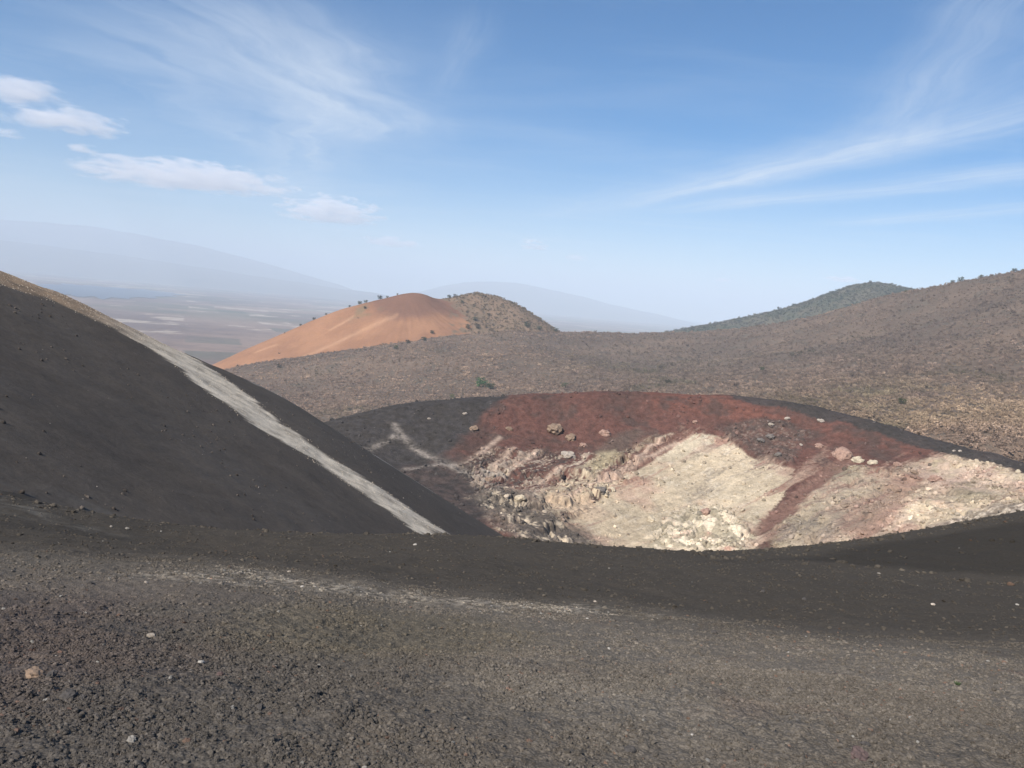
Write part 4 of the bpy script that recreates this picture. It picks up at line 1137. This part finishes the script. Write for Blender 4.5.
# ------------------------------------------------------------------ loose stones on the foreground
MS = {'tan': rock_mat('tan_stone', (.30, .235, .18), .35, 30, .006), 'white': rock_mat('white_stone', (.38, .35, .31), .2, 40, .004), 'pale': rock_mat('pale_stone', (.23, .21, .185), .3, 30, .005),
      'dark': rock_mat('dark_stone', (.075, .068, .064), .4, 30, .006), 'red': rock_mat('reddish_stone', (.105, .075, .070), .35, 30, .006)}
def fg_full(x, y):
    return fg_h(x, y) + fg_detail(x, y) * np.clip(1.2 - np.hypot(x, y) / 30, .25, 1)
g = 'larger stones on the scoria ground'
for px, py, w, kd, lb in [
    (34, 676, 22, 'tan', 'largest tan stone on the ground near the left edge'),
    (52, 676, 14, 'dark', 'dark stone standing in for the shadow right of the largest tan stone'),  # dark rock added as the tan stone's shadow
    (201, 663, 9, 'white', 'whitest flat stone in the left half, below its stand-in shadow'),
    (202, 656, 7, 'dark', 'dark stone standing in for the shadow behind the whitest flat stone'),  # dark rock put where the white stone's shadow falls
    (151, 637, 11, 'pale', 'flat pale grey stone left of and behind the whitest one'),
    (68, 697, 18, 'dark', 'wide dark stone in front of the largest tan stone'),
    (82, 699, 9, 'dark', 'black stone at the right end of the wide dark stone'),
    (131, 741, 13, 'pale', 'pale knobbly stone near the bottom left of the ground'),
    (220, 675, 9, 'red', 'reddish stone right of the whitest flat stone'),
    (90, 584, 7, 'dark', 'dark stone alone on the smooth ground at left'),
    (146, 583, 5, 'pale', 'small pale stone left of where the whitish streak begins'),
    (127, 529, 5, 'pale', 'pale stone on the far ground edge, right of two at left'),
    (111, 527, 4, 'pale', 'pale stone on the far ground edge, left of two at left'),
    (302, 587, 5, 'white', 'white stone lying on the whitish streak'),
    (289, 572, 4, 'pale', 'pale stone just behind the whitish streak'),
    (278, 612, 4, 'pale', 'pale stone just in front of the left part of the whitish streak'),
    (415, 545, 5, 'white', 'white stone below the foot of the pale stripe on the black slope'),
    (587, 619, 4, 'white', 'white stone in front of the whitish streak, nearer one at the middle'),
    (595, 602, 4, 'pale', 'pale stone behind the whitish streak, at the middle'),
    (609, 649, 4, 'white', 'small white stone by itself in the middle of the ground'),
    (692, 735, 4, 'white', 'white pebble near the bottom, right of the dark bottom stone'),
    (629, 751, 15, 'dark', 'dark stone at the bottom edge, right of the middle'),
    (858, 758, 26, 'red', 'largest reddish dark stone, at the bottom right'),
    (866, 746, 12, 'dark', 'dark lump directly behind the largest reddish one'),  # dark lump set against the back of the reddish stone
    (714, 633, 8, 'dark', 'dark stone on the rim of the rough ground right of the middle'),
    (763, 592, 6, 'dark', 'dark stone on the smooth slope right of the middle'),
    (804, 600, 6, 'dark', 'dark stone on the smooth slope, right of a similar one'),
    (879, 574, 4, 'pale', 'pale stone at the lower edge of the dark right-hand hollow'),
    (1017, 605, 5, 'white', 'white stone close to the right edge of the ground'),
    (933, 605, 5, 'pale', 'pale stone in the rough ground below the right-hand hollow'),
    (428, 718, 9, 'dark', 'dark stone left of the middle, near the bottom'),
    (260, 708, 10, 'dark', 'dark stone in front of the reddish one on the left'),
    (930, 712, 8, 'dark', 'dark stone below the small green plant'),
    (790, 690, 7, 'dark', 'dark stone in the open ground left of the small green plant')]:
    add_rock(fg_full, px, py, 1.5, 60, w * .9, kd, lb, g, 'stone', .7 if kd != 'white' else .5, .3, MS, 3, .28)

r = random.Random(4); PV = []; PF = []
for k in range(26):
    a = r.uniform(0, 6.28); L = r.uniform(.03, .06); b = Vector((math.cos(a) * .012, math.sin(a) * .012, 0)); t = Vector((math.cos(a) * L * .7, math.sin(a) * L * .7, L * r.uniform(.5, 1)))
    s_ = Vector((-math.sin(a), math.cos(a), 0)) * .005; mid_ = (b + t) * .5 + Vector((0, 0, .008)); i = len(PV)
    PV += [b - s_ * .4, b + s_ * .4, mid_ + s_, t, mid_ - s_]; PF.append((i, i + 1, i + 2, i + 3, i + 4))
M_plant = leaf_mat('plant_leaf', (.06, .085, .04))
plant = mesh_obj('plant', PV, PF, M_plant); plant.scale = (.7, .7, .6); plant.location = hit(fg_full, 957, 686, 1.5, 30) + np.array([0, 0, .004])
tag(plant, 'tiny green plant sprouting from the bare scoria at right', 'plant')

# ------------------------------------------------------------------ clouds
n = NT('cloud_vapour')
tc = n.new('ShaderNodeTexCoord').outputs['Object']; oi = n.new('ShaderNodeObjectInfo')
sp = n.new('ShaderNodeSeparateXYZ'); n.put(sp.inputs[0], tc)
off = n.new('ShaderNodeVectorMath', operation='ADD'); n.put(off.inputs[0], tc)
cb = n.new('ShaderNodeCombineXYZ'); n.put(cb.inputs[0], n.math('MULTIPLY', oi.outputs['Random'], 37.0)); n.put(off.inputs[1], cb.outputs[0])
mp = n.new('ShaderNodeMapping'); n.put(mp.inputs[0], n.pos()); mp.inputs['Scale'].default_value = (1 / 380, 1 / 500, 1 / 95)
big = n.noise(mp.outputs[0], 1.0, 8, .66, .3)
ln = n.new('ShaderNodeVectorMath', operation='LENGTH'); n.put(ln.inputs[0], tc)
base = n.rng(sp.outputs[2], -.55, -.30, 0, 1, True)
body = n.math('SUBTRACT', n.math('ADD', n.math('MULTIPLY', big, 5.2), -1.5), n.math('MULTIPLY', ln.outputs['Value'], 1.25))
dens = n.math('MULTIPLY', n.rng(body, .05, .9, 0, 1, True), base)
pvc = n.new('ShaderNodeVolumePrincipled'); pvc.inputs['Color'].default_value = (.955, .945, .965, 1); pvc.inputs['Anisotropy'].default_value = 0.0
n.put(pvc.inputs['Density'], n.math('MULTIPLY', dens, CLOUD_DENSITY := 0.0044))
n.t.links.new(pvc.outputs[0], n.out.inputs['Volume']); M_cloud = n.m
bm = bmesh.new(); bmesh.ops.create_icosphere(bm, subdivisions=3, radius=1); cloud_me = bpy.data.meshes.new('cloud'); bm.to_mesh(cloud_me); bm.free(); cloud_me.materials.append(M_cloud)
for px, py, w, hgt, lb in [
    (22, 92, 100, 44, 'puffy white cloud highest in the row at the left edge'),
    (60, 122, 150, 38, 'white cloud second in the row, under the highest puffy one'),
    (5, 134, 40, 16, 'small white scrap of cloud at the left edge under the puffy row'),
    (84, 149, 50, 16, 'small bright scrap of cloud just above the long flat cloud'),
    (185, 178, 230, 42, 'long flat white cloud sloping to the right, longest of all'),
    (330, 213, 115, 46, 'grey-white ragged cloud right of the long flat one'),
    (390, 243, 70, 16, 'small faint cloud below and right of the ragged one'),
    (532, 246, 34, 20, 'faint small puff of cloud low over the middle of the horizon'),
    (576, 258, 26, 12, 'tiny bright cloud low over the middle, right of the faint puff'),
    (724, 280, 26, 9, 'tiny cloud on the skyline left of the farther green hill'),
    (845, 280, 44, 10, 'thin cloud lying just behind the top of the farther green hill')]:
    d = ray(px, py); Y = min(1500 / d[2], 24000) if d[2] > 0.02 else 24000
    p = d * Y; o = bpy.data.objects.new('cloud', cloud_me); C.objects.link(o)
    o.location = p; o.scale = (w / 2 / F * Y, max(w / 3 / F * Y, 150), hgt / 2 / F * Y * .85)
    tag(o, lb, 'cloud', 'small clouds low in the sky')

# ------------------------------------------------------------------ render settings
S.view_settings.view_transform = 'Standard'; S.view_settings.look = 'None'
S.view_settings.exposure = 0.52; S.view_settings.gamma = 1.0
S.cycles.max_bounces = 6; S.cycles.diffuse_bounces = 2; S.cycles.volume_bounces = 4
S.cycles.transparent_max_bounces = 8
S.cycles.use_denoising = True
